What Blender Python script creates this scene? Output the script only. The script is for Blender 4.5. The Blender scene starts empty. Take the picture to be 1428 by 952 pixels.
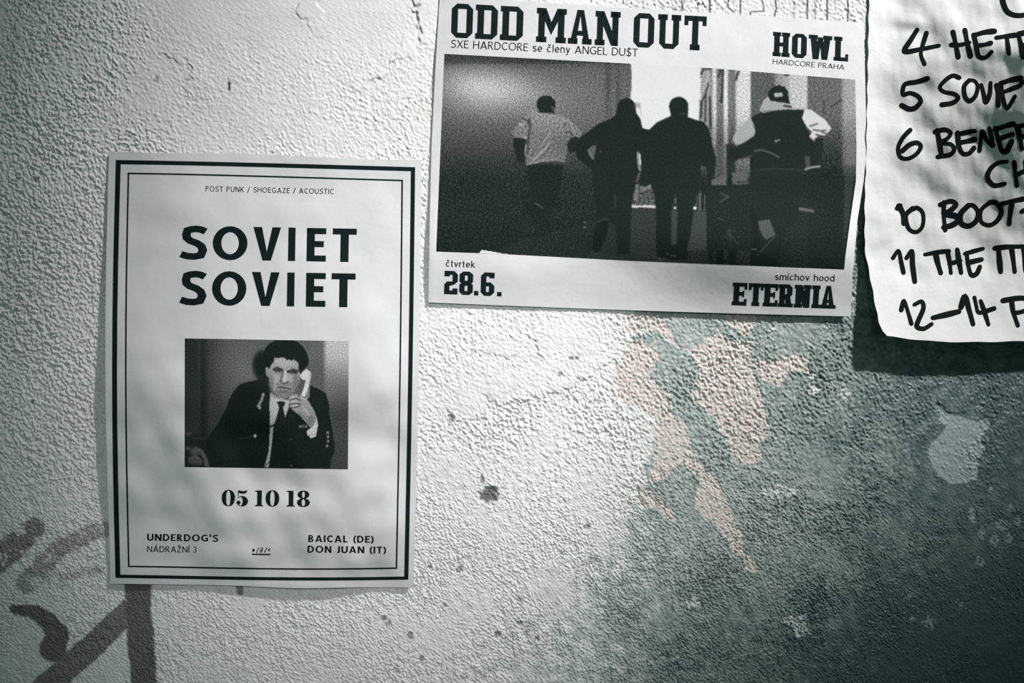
import bpy, bmesh, math
import numpy as np
from mathutils import Vector

# ------------------------------------------------------------------ camera, world, lamp, exposure
S = 0.0007                      # metres of wall per photograph pixel (A3 sheets give the scale)
CX, CY = 714.0, 476.0           # optical centre
ZC = 1.55                       # height of the lens above the pavement
D = 0.99                        # lens to wall

scene = bpy.context.scene
COL = scene.collection
cam_data = bpy.data.cameras.new('camera')
cam = bpy.data.objects.new('camera', cam_data)
COL.objects.link(cam)
cam.location = (0, -D, ZC)
cam.rotation_euler = (math.pi / 2, 0, 0)
cam_data.sensor_width = 36.0
cam_data.lens = 36.0 * D / (1428 * S)
cam_data.clip_start = 0.02
scene.camera = cam

world = bpy.data.worlds.new('night_street')
scene.world = world
world.use_nodes = True
bg = world.node_tree.nodes['Background']
bg.inputs['Color'].default_value = (0.50, 0.95, 0.78, 1)
bg.inputs['Strength'].default_value = 0.10

def wall_xz(px, py):
    return (px - CX) * S, ZC + (CY - py) * S

LAMP_AT = (1.979, -2.175, ZC + 2.592)
LAMP_AIM = (0.376, 0.0, ZC + 0.560)
ld = bpy.data.lights.new('street_lamp_light', 'SPOT')
ld.energy = 1080
ld.color = (1.03, 0.985, 0.985)
ld.shadow_soft_size = 0.09
ld.spot_size = math.radians(22.7)
ld.spot_blend = 1.0
lamp = bpy.data.objects.new('street_lamp_light', ld)
COL.objects.link(lamp)
lamp.location = LAMP_AT
lamp.rotation_euler = (Vector(LAMP_AIM) - Vector(LAMP_AT)).to_track_quat('-Z', 'Y').to_euler()

# an added frontal fill spot without a visible source; its pool of light ends short of the corners
sd2 = bpy.data.lights.new('front_fill_light', 'SPOT')
sd2.energy = 88
sd2.color = (1.02, 0.99, 0.985)
sd2.shadow_soft_size = 0.16
sd2.spot_size = math.radians(19.5)
sd2.spot_blend = 1.0
fill_spot = bpy.data.objects.new('front_fill_light', sd2)
COL.objects.link(fill_spot)
fill_spot.location = (0.15, -2.45, ZC + 0.62)
fill_spot.rotation_euler = (Vector((*wall_xz(590, 590), 0.0)).xzy - fill_spot.location).to_track_quat('-Z', 'Y').to_euler()

vs = scene.view_settings
vs.view_transform = 'Standard'
vs.look = 'None'
vs.gamma = 1.0
vs.use_curve_mapping = False
vs.exposure = 0.08

# ------------------------------------------------------------------ helpers
def lin(v):
    v = np.asarray(v, float) / 255.0
    return np.where(v <= 0.04045, v / 12.92, ((v + 0.055) / 1.055) ** 2.4)

def at(px, py, h):
    """photograph pixel + lift off the wall (m) -> world position"""
    k = (D - h) / D
    x = (px - CX) * S * k
    z = ZC + (CY - py) * S * k
    return np.stack([x, -h * np.ones_like(x), z], -1)

def sm(a, b, x):
    t = np.clip((x - a) / (b - a), 0, 1)
    return t * t * (3 - 2 * t)

def gauss(x, y, cx, cy, rx, ry=None, rot=0):
    ry = ry or rx
    c, s = math.cos(rot), math.sin(rot)
    dx, dy = x - cx, y - cy
    u, v = (dx * c + dy * s) / rx, (-dx * s + dy * c) / ry
    return np.exp(-(u * u + v * v))

def inside(x, y, poly):
    poly = np.asarray(poly, float)
    res = np.zeros(x.shape, bool)
    x0, y0 = poly.min(0); x1, y1 = poly.max(0)
    sel = (x >= x0) & (x <= x1) & (y >= y0) & (y <= y1)
    if not sel.any():
        return res
    xs, ys = x[sel], y[sel]
    r = np.zeros(xs.shape, bool)
    n = len(poly)
    for i in range(n):
        ax, ay = poly[i]; bx, by = poly[(i + 1) % n]
        if ay == by:
            continue
        c = ((ay > ys) != (by > ys)) & (xs < (bx - ax) * (ys - ay) / (by - ay) + ax)
        r ^= c
    res[sel] = r
    return res

def seg_dist(x, y, pts):
    """distance to a polyline and the fraction along it"""
    pts = np.asarray(pts, float)
    best = np.full(x.shape, 1e9); frac = np.zeros(x.shape)
    n = len(pts) - 1
    for i in range(n):
        a, b = pts[i], pts[i + 1]
        d = b - a
        L = max(d @ d, 1e-9)
        t = np.clip(((x - a[0]) * d[0] + (y - a[1]) * d[1]) / L, 0, 1)
        dd = np.hypot(x - a[0] - t * d[0], y - a[1] - t * d[1])
        m = dd < best
        best = np.where(m, dd, best)
        frac = np.where(m, (i + t) / n, frac)
    return best, frac

def wall_noise(wl, spread, seed, ax=1.0, rot=0.0):
    return band_noise(shp, wl / STEP, spread, seed, ax, rot)

def band_noise(shape, wl, spread, seed, ax=1.0, rot=0.0):
    """filtered noise, wavelength wl in cells, unit rms"""
    rng = np.random.default_rng(seed)
    f = np.fft.rfft2(rng.standard_normal(shape))
    fy = np.fft.fftfreq(shape[0])[:, None]; fx = np.fft.rfftfreq(shape[1])[None, :]
    c, s = math.cos(rot), math.sin(rot)
    u, v = fx * c + fy * s, (-fx * s + fy * c) * ax
    r = np.sqrt(u * u + v * v) * wl + 1e-6
    f *= np.exp(-(np.log(r) / spread) ** 2)
    n = np.fft.irfft2(f, s=shape)
    return n / n.std()

class Waves:
    """smooth analytic noise: a sum of random sines, usable at any point"""
    def __init__(self, seed, wl, n=14, spread=0.45):
        r = np.random.default_rng(seed)
        self.k = 2 * math.pi / (wl * np.exp(r.normal(0, spread, n)))
        self.a = r.uniform(0, 2 * math.pi, n); self.p = r.uniform(0, 2 * math.pi, n)
        self.w = (wl * self.k / 6.283) ** -1; self.w /= np.sqrt((self.w ** 2).sum() / 2)
    def __call__(self, x, y):
        o = np.zeros(np.shape(x))
        for k, a, p, w in zip(self.k, self.a, self.p, self.w):
            o = o + w * np.sin(k * (x * math.cos(a) + y * math.sin(a)) + p)
        return o

def raw_mesh(name, co, faces_flat, sizes, mat, parent=None, attrs=None, normals=None, smooth=True, base=None):
    me = bpy.data.meshes.new(name)
    co = np.ascontiguousarray(co, np.float32)
    nv, nf, nl = len(co), len(sizes), int(np.sum(sizes))
    me.vertices.add(nv); me.vertices.foreach_set('co', co.ravel())
    me.loops.add(nl); me.loops.foreach_set('vertex_index', np.asarray(faces_flat, np.int32).ravel())
    me.polygons.add(nf)
    st = np.concatenate([[0], np.cumsum(sizes)[:-1]]).astype(np.int32)
    me.polygons.foreach_set('loop_start', st)
    me.polygons.foreach_set('use_smooth', np.full(nf, smooth))
    me.update(calc_edges=True)
    for k, v in (attrs or {}).items():
        a = me.attributes.new(k, 'FLOAT', 'POINT')
        a.data.foreach_set('value', np.ascontiguousarray(v, np.float32).ravel())
    if normals is not None:
        me.normals_split_custom_set_from_vertices(np.ascontiguousarray(normals, np.float32))
    me.materials.append(mat)
    o = bpy.data.objects.new(name, me)
    COL.objects.link(o)
    if parent is not None:
        o.parent = parent
        o.matrix_parent_inverse = parent.matrix_basis.inverted()
    return o

def grid_faces(ny, nx):
    i = np.arange(ny * nx).reshape(ny, nx)
    # seen from -Y with rows going down: counter-clockwise
    return np.stack([i[:-1, :-1], i[1:, :-1], i[1:, 1:], i[:-1, 1:]], -1).reshape(-1, 4)

def grid_normals(P):
    du = np.gradient(P, axis=1); dv = np.gradient(P, axis=0)
    n = np.cross(dv, du)
    return n / np.linalg.norm(n, axis=-1, keepdims=True)

def subset(name, P, faces, mat, parent=None, attrs=None, normals=None):
    """mesh from some faces of a shared grid (P is the flat vertex array)"""
    used, inv = np.unique(faces.ravel(), return_inverse=True)
    at_ = {k: v.ravel()[used] for k, v in (attrs or {}).items()}
    nn = normals.reshape(-1, 3)[used] if normals is not None else None
    return raw_mesh(name, P.reshape(-1, 3)[used], inv, np.full(len(faces), 4), mat, parent, at_, nn)

def empty(name, loc):
    o = bpy.data.objects.new(name, None)
    o.empty_display_size = 0.05
    COL.objects.link(o)
    o.location = loc
    return o

def tag(o, label=None, cat=None, group=None, kind=None):
    for k, v in (('label', label), ('category', cat), ('group', group), ('kind', kind)):
        if v:
            o[k] = v
    return o

# ------------------------------------------------------------------ materials
def nodes(name):
    m = bpy.data.materials.new(name)
    m.use_nodes = True
    nt = m.node_tree
    return m, nt, nt.nodes['Principled BSDF'], nt.nodes.new, nt.links.new

def attr(nt, name):
    a = nt.nodes.new('ShaderNodeAttribute'); a.attribute_name = name
    return a.outputs['Fac']

def mixc(nt, fac, a, b):
    m = nt.nodes.new('ShaderNodeMix'); m.data_type = 'RGBA'
    for sock, v in ((m.inputs[0], fac), (m.inputs[6], a), (m.inputs[7], b)):
        if hasattr(v, 'is_linked'):
            nt.links.new(v, sock)
        elif isinstance(v, (int, float)):
            sock.default_value = v
        else:
            sock.default_value = (*v, 1)
    return m.outputs[2]

def noise(nt, scale, detail=3, rough=0.55, coord=None):
    n = nt.nodes.new('ShaderNodeTexNoise')
    n.inputs['Scale'].default_value = scale; n.inputs['Detail'].default_value = detail
    n.inputs['Roughness'].default_value = rough
    if coord is None:
        g = nt.nodes.new('ShaderNodeNewGeometry'); coord = g.outputs['Position']
    nt.links.new(coord, n.inputs['Vector'])
    return n.outputs['Fac']

def remap(nt, v, a, b, c, d):
    r = nt.nodes.new('ShaderNodeMapRange')
    for i, q in enumerate((a, b, c, d)):
        r.inputs[i + 1].default_value = q
    nt.links.new(v, r.inputs[0])
    return r.outputs[0]

def math_(nt, op, a, b):
    m = nt.nodes.new('ShaderNodeMath'); m.operation = op
    for s_, v in zip(m.inputs, (a, b)):
        if hasattr(v, 'is_linked'):
            nt.links.new(v, s_)
        else:
            s_.default_value = v
    return m.outputs[0]

def bump(nt, h, dist, strength=1.0):
    b = nt.nodes.new('ShaderNodeBump'); b.inputs['Distance'].default_value = dist
    b.inputs['Strength'].default_value = strength
    nt.links.new(h, b.inputs['Height'])
    return b.outputs['Normal']

INKP = (0.0055, 0.0125, 0.0105)
PAPER = (0.655, 0.668, 0.672)
INK = (0.0045, 0.0105, 0.0092)

def wall_material():
    m, nt, p, N, L = nodes('painted_plaster')
    big = noise(nt, 7, 4); fine = noise(nt, 900, 2); mid = noise(nt, 60, 4)
    white = mixc(nt, remap(nt, big, .3, .7, 0, 1), (0.71, 0.707, 0.70), (0.80, 0.80, 0.795))
    white = mixc(nt, remap(nt, mid, .35, .75, 0, .35), white, (0.66, 0.66, 0.65))
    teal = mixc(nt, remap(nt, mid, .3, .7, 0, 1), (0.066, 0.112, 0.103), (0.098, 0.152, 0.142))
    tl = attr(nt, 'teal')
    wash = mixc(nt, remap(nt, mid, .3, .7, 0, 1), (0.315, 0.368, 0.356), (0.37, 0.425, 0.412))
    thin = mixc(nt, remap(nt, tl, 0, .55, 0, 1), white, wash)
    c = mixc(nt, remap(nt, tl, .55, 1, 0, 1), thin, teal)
    c = mixc(nt, attr(nt, 'pink'), c, (0.57, 0.522, 0.494))
    c = mixc(nt, attr(nt, 'bare'), c, (0.33, 0.40, 0.412))
    c = mixc(nt, attr(nt, 'marker'), c, (0.050, 0.036, 0.033))
    c = mixc(nt, attr(nt, 'dirt'), c, (0.06, 0.058, 0.05))
    c = mixc(nt, attr(nt, 'letter'), c, (0.016, 0.018, 0.018))
    L(c, p.inputs['Base Color'])
    r = remap(nt, attr(nt, 'teal'), 0, 1, 0.75, 0.42)
    L(r, p.inputs['Roughness'])
    p.inputs['Specular IOR Level'].default_value = 0.35
    L(bump(nt, fine, 0.00025, 0.5), p.inputs['Normal'])
    return m

def paper_material(name, tint=(1, 1, 1), wrinkle=0.0010):
    m, nt, p, N, L = nodes(name)
    f = noise(nt, 14, 3); g = noise(nt, 1500, 2)
    a = tuple(x * t for x, t in zip(PAPER, tint)); b = tuple(x * t * 0.94 for x, t in zip(PAPER, tint))
    L(mixc(nt, remap(nt, f, .3, .7, 0, 1), a, b), p.inputs['Base Color'])
    p.inputs['Roughness'].default_value = 0.62
    p.inputs['Specular IOR Level'].default_value = 0.3
    h = math_(nt, 'ADD', math_(nt, 'MULTIPLY', g, 0.06), noise(nt, 45, 4))
    L(bump(nt, h, wrinkle, 0.6), p.inputs['Normal'])
    return m

def ink_material(name, col=INK):
    m, nt, p, N, L = nodes(name)
    g = noise(nt, 1400, 2)
    L(mixc(nt, remap(nt, g, .3, .7, 0, .7), col, tuple(x * 1.9 + .002 for x in col)), p.inputs['Base Color'])
    p.inputs['Roughness'].default_value = 0.8
    p.inputs['Specular IOR Level'].default_value = 0.06
    return m

def print_material(name, k):
    m, nt, p, N, L = nodes(name)
    t = attr(nt, 'tone')
    L(mixc(nt, t, INKP, tuple(q * k for q in PAPER)), p.inputs['Base Color'])
    p.inputs['Roughness'].default_value = 0.8
    p.inputs['Specular IOR Level'].default_value = 0.06
    return m

M_WALL = wall_material()
M_PAPER = paper_material('office_paper')
M_FLYER = paper_material('flyer_paper', (.93, .93, .93))
M_LIST = paper_material('crumpled_list_paper', (1.03, 1.025, 1.015), 0.0015)
M_INK = ink_material('black_print')
M_BRUSH = ink_material('black_marker_ink', (0.003, 0.006, 0.0055))
M_PRINT = print_material('printed_halftone', 1.0)
M_PRINT2 = print_material('printed_coarse_halftone', .93)

# ------------------------------------------------------------------ the wall
STEP = 1.3
gx = np.arange(-190, 1620, STEP); gy = np.arange(-180, 1133, STEP)
ex = np.array([-3600, -2400, -1500, -900, -500, -300, -220.]); ex2 = np.array([1650, 1740, 1950, 2400, 3000, 3600, 4200.])
ey = np.array([-1900, -1300, -900, -500, -300, -210.]); ey2 = np.array([1160, 1240, 1450, 1800, 2200, 2690.])
X, Y = np.meshgrid(gx, gy)
shp = X.shape

warp1 = wall_noise(18, .5, 1) * 2.6 + wall_noise(52, .4, 2) * 3.5
warp2 = wall_noise(18, .5, 3) * 2.6 + wall_noise(52, .4, 4) * 3.5
WX, WY = X + .6 * warp1, Y + .6 * warp2
wx1, wy1 = X + warp1 * .28, Y + warp2 * .28
n_lo = wall_noise(120, .5, 5); n_mid = wall_noise(32, .5, 6); n_hi = wall_noise(10, .5, 7)

def zz(o, s, pts):
    return [(o[0] + x / s, o[1] + y / s) for x, y in pts]

# teal paint: full on the right, worn thin towards the white wall, gone past the old edge
ed_x = np.interp(Y, [0, 300, 440, 480, 560, 620, 680, 720, 780, 850, 950, 1016], [930, 900, 882, 893, 914, 912, 893, 880, 850, 800, 715, 640])
ed_w = np.interp(Y, [0, 640, 720, 800, 950], [7, 7, 40, 130, 200])
away = X + .55 * warp1 + ed_w * .16 * n_mid - ed_x
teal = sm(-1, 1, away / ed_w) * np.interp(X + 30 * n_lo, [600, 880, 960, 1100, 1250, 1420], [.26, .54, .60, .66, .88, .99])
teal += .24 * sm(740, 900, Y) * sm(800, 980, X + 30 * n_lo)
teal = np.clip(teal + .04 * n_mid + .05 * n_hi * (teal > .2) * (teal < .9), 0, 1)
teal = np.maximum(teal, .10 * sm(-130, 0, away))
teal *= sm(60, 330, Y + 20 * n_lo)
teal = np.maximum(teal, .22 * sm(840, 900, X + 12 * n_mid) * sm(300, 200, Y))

z6 = (860, 420), 2.266
PINK = [
    zz(*z6, [(285, 120), (320, 95), (350, 130), (430, 130), (420, 160), (445, 250), (470, 330), (490, 405), (455, 450), (460, 490), (430, 515), (370, 510), (345, 440), (290, 350), (240, 300), (265, 200), (220, 150)]),
    zz(*z6, [(430, 190), (510, 190), (560, 162), (600, 185), (608, 215), (560, 212), (520, 255), (470, 250)]),
    zz(*z6, [(350, 20), (440, 20), (440, 90), (400, 115), (350, 80)]),
    zz(*z6, [(40, 140), (110, 130), (130, 190), (110, 230), (160, 320), (220, 400), (240, 470), (290, 540), (340, 620), (400, 740), (400, 805), (360, 800), (330, 720), (250, 650), (245, 600), (270, 560), (210, 510), (160, 550), (100, 575), (120, 470), (130, 370), (60, 330), (0, 300), (-5, 200)]),
    zz(*z6, [(55, 620), (90, 590), (195, 675), (180, 695), (80, 645)]),
    zz(*z6, [(405, 795), (442, 825), (445, 865), (400, 845)]),
    zz(*z6, [(30, 40), (130, 40), (160, 80), (210, 140), (170, 130), (110, 90), (40, 110)]),
]
z7 = (1128, 460), 1.935
BARE = [
    zz(*z7, [(333, 190), (362, 214), (392, 232), (430, 240), (492, 243), (482, 270), (462, 296), (472, 320), (455, 345), (466, 370), (455, 398), (420, 414), (390, 416), (345, 386), (325, 345), (329, 300), (352, 280), (375, 258), (350, 240), (356, 222)]),
]
FLECK = [zz(*z7, [(c[0] - c[2], c[1]), (c[0], c[1] - c[3]), (c[0] + c[2], c[1] - c[3] * .2), (c[0] + c[2] * .3, c[1] + c[3])])
         for c in [(440, 497, 10, 26), (468, 548, 12, 22), (522, 526, 22, 18), (500, 566, 18, 20), (537, 560, 14, 18), (562, 514, 9, 16), (490, 430, 9, 10), (460, 622, 14, 16), (545, 474, 8, 9), (325, 788, 24, 26), (270, 720, 8, 10), (277, 775, 10, 9), (478, 294, 10, 10), (94, 166, 24, 14), (12, 118, 10, 10), (14, 166, 16, 12), (205, 814, 7, 5), (410, 740, 6, 16)]]
FLECK += [zz((860, 700), 3.57, [(800, 585), (870, 565), (940, 560), (935, 610), (965, 650), (900, 680), (870, 620)]),
          zz((860, 700), 3.57, [(350, 500), (400, 480), (420, 520), (360, 530)]),
          zz(*z6, [(455, 600), (510, 580), (560, 590), (555, 620), (480, 630)]),
          zz(*z6, [(478, 84), (495, 78), (500, 92), (484, 96)]),
          zz(*z6, [(612, 292), (636, 270), (640, 280), (618, 300)])]

pink = np.zeros(shp); bare = np.zeros(shp)
idm = np.zeros(shp, int)
def soft(m):
    m = m.astype(float)
    q = np.pad(m, 1, mode='edge')
    return (q[:-2, 1:-1] + q[2:, 1:-1] + q[1:-1, :-2] + q[1:-1, 2:] + 4 * m) / 8
chip = wall_noise(9, .5, 8)
for k, p in enumerate(PINK):
    m = inside(WX, WY, p)
    idm[m] = 10 + k
    pink = np.maximum(pink, soft(m & (chip > -1.25)))
for p in BARE:
    m = inside(wx1, wy1, p)
    idm[m] = 30
    bare = np.maximum(bare, soft(m))
for q_, p in enumerate(FLECK):
    m = inside(wx1, wy1, p) & (chip > -.5)
    if q_ >= 13 and q_ not in (16, 17):
        teal = teal * (1 - .72 * soft(m))
    else:
        bare = np.maximum(bare, soft(m) * .8)

# marker strokes at the lower left
marker = np.zeros(shp)
def stroke(pts, w0, w1, a, num, ragged=1.0, gap=-9):
    d, f = seg_dist(X + warp1 * .16 * ragged, Y + warp2 * .16 * ragged, pts)
    w = w0 + (w1 - w0) * f
    m = 1 - sm(w / 2 - 2, w / 2 + 2, d)
    m = m * np.where(n_mid + .5 * chip < gap, .25, 1)
    marker[:] = np.maximum(marker, m * a)
    idm[m > .5] = num
stroke([(-40, 812), (20, 762), (48, 737)], 37, 31, .66, 40, 1.2, -1.2)
stroke([(146, 738), (112, 750), (82, 765), (58, 790), (40, 812)], 24, 30, .48, 41, 2.0, -.9)
stroke([(60, 806), (110, 800), (142, 794)], 14, 10, .34, 41, 2.0, -.5)
stroke([(20, 848), (47, 853), (68, 866), (80, 884), (74, 904)], 14, 38, .84, 42)
stroke([(192, 808), (193, 850), (196, 890), (201, 956), (204, 1020)], 37, 36, .86, 43)
stroke([(184, 846), (160, 870), (132, 897), (70, 952), (10, 1010)], 30, 38, .76, 43)
stroke([(333, 816), (335, 826)], 12, 9, .75, 44)

# thin outlined lettering over the landscape sheet (its lower ends show)
z4 = (880, 0), 4.08
LET = [([(290, -160), (290, 60)], 2.6, 1), ([(215, -160), (215, 38), (280, 38)], 1.4, .4), ([(378, -160), (378, 60)], 1.4, .45), ([(448, -160), (448, 70)], 2.4, 1),
       ([(552, -160), (552, 40), (585, 70)], 2, .85), ([(622, -160), (622, 90)], 2.4, 1), ([(680, 100), (680, 66), (755, 64), (755, 40), (742, 0), (742, -160)], 2, .8),
       ([(800, -160), (822, 0), (828, 50), (818, 92)], 2.8, 1), ([(930, -160), (930, 110)], 1.8, .6), ([(1003, -160), (1003, 120)], 2.6, 1), ([(1048, -160), (1048, 120)], 1.8, .5),
       ([(1117, -160), (1117, 130)], 2.6, 1), ([(1162, -160), (1162, 130)], 1.8, .5), ([(1233, -160), (1233, 135)], 2.6, 1),
       ([(-45, -160), (-45, 20)], 2, .9), ([(-100, -160), (-100, 12)], 1.6, .5), ([(-226, -160), (-226, 12)], 2, .9)]
letter = np.zeros(shp)
for pts, w, a in LET:
    pp = zz(*z4, pts)
    d, _ = seg_dist(X + warp1 * .05, Y, pp)
    m = 1 - sm(w / 2 - .8, w / 2 + .7, d)
    m *= np.where((a < .7) & (chip < -.1), .3, 1)
    letter = np.maximum(letter, m * (1 - (1 - min(a, 1)) ** 2.5) * .96)
    idm[(d < w / 2 + 1.2) & (Y < 40)] = 50

# holes, pits, slits
dirt = np.zeros(shp); pit = np.zeros(shp)
def hole(x, y, rx, ry, dep, dk, rough=.45):
    r = np.hypot((X - x) / rx, (Y - y) / ry) + rough * (n_mid * .45 + n_hi * .35)
    m = 1 - sm(.55, 1.05, r)
    pit[:] = np.maximum(pit, m * dep)
    dirt[:] = np.maximum(dirt, m * dk)
    return m
hm = np.maximum(hole(683, 691, 15, 13, .0030, .85, .35), hole(672, 670, 4, 7, .0014, .7))
idm[hm > .3] = 60
for x, y, r in [(599, 790, 3), (640, 794, 4), (535, 863, 4), (541, 871, 5), (571, 887, 6), (694, 885, 5), (725, 869, 4), (588, 918, 4), (620, 845, 4), (805, 500, 3), (781, 521, 5), (797, 500, 3), (629, 584, 6), (215, 112, 4), (748, 890, 4), (818, 735, 4), (50, 250, 4), (24, 250, 4), (44, 560, 3), (1120, 742, 4)]:
    hole(x, y, r, r * .9, .0012, .6)
hole(319, 118, 2.6, 10, .0016, .95, .3)
hole(217, 112, 3, 7, .001, .35)
hole(808, 528, 9, 4.5, .0008, .35)

# plaster relief
relief = np.zeros(shp)
def step_edge(pts, drop, side, reach=34, w=2.2):
    """a ragged lip of a plaster skin: raised on one side of the line and dying away"""
    pts = np.asarray(pts, float)
    d, f = seg_dist(X + warp1 * .8, Y + warp2 * .8, pts)
    a, b = pts[0], pts[-1]
    sgn = np.zeros(shp)
    best = np.full(shp, 1e9)
    for i in range(len(pts) - 1):
        p, q = pts[i], pts[i + 1]
        e = q - p; L = e @ e
        t = np.clip(((X - p[0]) * e[0] + (Y - p[1]) * e[1]) / L, 0, 1)
        dd = np.hypot(X - p[0] - t * e[0], Y - p[1] - t * e[1])
        s_ = np.sign(e[0] * (Y + warp2 * .8 - p[1]) - e[1] * (X + warp1 * .8 - p[0]))
        k = dd < best
        best = np.where(k, dd, best); sgn = np.where(k, s_, sgn)
    fade = np.exp(-(d / reach) ** 2) * sm(0, .12, f) * sm(1, .88, f)
    return drop * fade * np.where(sgn * side > 0, sm(0, w, d), -.15)
for pts, dr, sd in [
    ([(585, 533), (603, 531), (619, 530)], .0005, -1),
    ([(651, 490), (685, 492), (711, 503), (738, 467), (770, 522)], .0006, -1),
    ([(673, 556), (690, 556), (711, 565), (726, 562), (753, 552), (772, 550), (787, 547), (806, 528)], .0009, -1),
    ([(624, 583), (640, 587), (677, 584)], .0006, -1),
    ([(220, 67), (229, 80), (244, 88), (260, 90), (266, 110), (267, 139)], .0006, -1),
    ([(504, 134), (515, 119), (540, 101)], .0006, -1),
    ([(546, 76), (549, 82), (565, 84), (582, 90)], .0006, -1),
    ([(414, 12), (425, 5), (440, -4)], .0010, 1),
    ([(566, 0), (586, 14), (583, 36), (588, 60)], .0009, -1),
    ([(180, 55), (260, 52), (380, 55), (470, 58)], .00012, -1),
    ([(300, 25), (400, 28), (570, 22)], .00012, -1),
    ([(1303, 560), (1330, 578), (1350, 582)], .0007, -1),
    ([(790, 560), (815, 530), (850, 508), (880, 490), (900, 470)], .0006, -1),
    ([(905, 672), (925, 660), (940, 646), (952, 646)], .0008, 1),
    ([(0, 60), (18, 30), (45, 10)], .0010, 1),
    ([(18, 150), (18, 80), (20, 20)], .0008, 1),
]:
    relief += step_edge(pts, dr * 1.15, sd)
    dk_, fk_ = seg_dist(X + warp1 * .8, Y + warp2 * .8, pts)
    ck = (1 - sm(.2, 1.6, dk_ + .5 * n_hi)) * sm(0, .06, fk_) * sm(1, .94, fk_)
    ck *= np.clip(.75 + .6 * n_mid, 0, 1)
    pit = np.maximum(pit, ck * dr * .6); dirt = np.maximum(dirt, ck * min(dr / .0009, 1) * .30)
relief += .0006 * sm(583, 586, X + warp1 * .4) * sm(72, 66, Y + warp2 * .3) * sm(660, 620, X)

rough = 1.12 + .14 * n_lo + .20 * wall_noise(130, .4, 71)
rough *= 1 - .85 * gauss(X, Y, 430, 20, 300, 62) * sm(120, 220, X)
rough *= 1 - .40 * sm(300, 150, Y) * sm(100, 260, X)
rough *= 1 - .60 * gauss(X, Y, 740, 490, 150, 62)
rough *= 1 - .45 * gauss(X, Y, 640, 560, 60, 24)
rough *= 1 - .5 * gauss(X, Y, 360, 150, 170, 60) - .35 * gauss(X, Y, 520, 60, 70, 60)
rough *= 1 + .85 * gauss(X, Y, 30, 260, 120, 260) + .75 * gauss(X, Y, 70, 560, 90, 240) + .3 * gauss(X, Y, 960, 700, 160, 180)
rough *= 1 - .35 * sm(1120, 1330, X)
rough = np.clip(rough, np.where(Y < 75, .10, .42), 2.4)
ga, gb_, gc = wall_noise(5.2, .42, 11, 1.15, .5), wall_noise(8.8, .5, 12, 1.1, .6), wall_noise(17, .5, 17, 1.0)
lowr = sm(560, 760, Y)
ga = ga * (1 - lowr) + lowr * wall_noise(5.4, .45, 111, .62, .35); gb_ = gb_ * (1 - lowr) + lowr * wall_noise(9.2, .5, 112, .6, .35)
grain = .55 * ga + .50 * gb_ + .40 * gc - .42 * (1 - np.minimum(np.abs(gb_ + .4 * ga) * 1.6, 1)) + .22 * np.maximum(gc, 0) * ga
H = .00054 * rough * grain + .00012 * wall_noise(80, .5, 13) + .00022 * wall_noise(300, .4, 14)
trowel = wall_noise(10, .5, 16, .07)
H += .00010 * trowel * (gauss(X, Y, 420, 40, 220, 46) + .6 * gauss(X, Y, 740, 480, 120, 60))
H += relief - pit - .00045 * pink - .0006 * bare
H = .0015 - .0003 * np.logaddexp(0, (.0015 - np.maximum(H, -.004)) / .0003) + .0

H *= np.minimum(sm(0, 34, np.minimum(X - gx[0], gx[-1] - X)), sm(0, 34, np.minimum(Y - gy[0], gy[-1] - Y)))

# embed the fine field in the whole wall
ax_ = np.concatenate([ex, gx, ex2]); ay_ = np.concatenate([ey, gy, ey2])
FX, FY = np.meshgrid(ax_, ay_)
def embed(a):
    return np.pad(a, ((len(ey), len(ey2)), (len(ex), len(ex2))), mode='edge')
FH = np.pad(H, ((len(ey), len(ey2)), (len(ex), len(ex2))), mode='constant')
WP = np.stack([(FX - CX) * S, -FH, ZC + (CY - FY) * S], -1)
WN = grid_normals(WP)
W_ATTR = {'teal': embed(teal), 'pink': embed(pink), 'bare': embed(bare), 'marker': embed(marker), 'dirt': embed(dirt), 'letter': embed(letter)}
W_ID = np.pad(idm, ((len(ey), len(ey2)), (len(ex), len(ex2))), mode='constant')
WF = grid_faces(*FX.shape)
FID = W_ID[:-1, :-1].ravel()
def wall_piece(name, ids, parent=None, label=None):
    f = WF[np.isin(FID, ids)]
    o = subset(name, WP, f, M_WALL, parent, W_ATTR, WN)
    return tag(o, label)
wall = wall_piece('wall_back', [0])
tag(wall, 'rough white plaster wall, painted dark teal at the lower right', 'wall', None, 'structure')
for ids, nm, lb in [
    ([10, 11, 12], 'peeled_patch', 'pinkish bare plaster where teal paint flaked off'),
    ([13, 15, 16], 'peeled_patch', 'pinkish diagonal streak of bare plaster'),
    ([14], 'peeled_patch', 'small pinkish chip beside the diagonal streak'),
    ([30], 'peeled_patch', 'blue-grey chip in the dark teal paint'),
    ([40], 'graffiti_stroke', 'faded dark slanting marker stroke'),
    ([41], 'graffiti_stroke', 'blotchy faded marker stroke'),
    ([42], 'graffiti_stroke', 'dark hooked marker stroke'),
    ([43], 'graffiti_stroke', 'brown forked marker stroke below the poster'),
    ([44], 'graffiti_stroke', 'small dark marker dot'),
    ([50], 'outlined_lettering', 'thin black ends of outlined letters'),
    ([60], 'plaster_hole', 'dirty ragged hole in the white plaster'),
]:
    wall_piece(nm, ids, wall, lb)

# ------------------------------------------------------------------ lettering
def arc(cx, cy, rx, ry, a0, a1, n=14):
    t = np.radians(np.linspace(a0, a1, n))
    return [(cx + rx * math.cos(q), cy + ry * math.sin(q)) for q in t]

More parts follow.
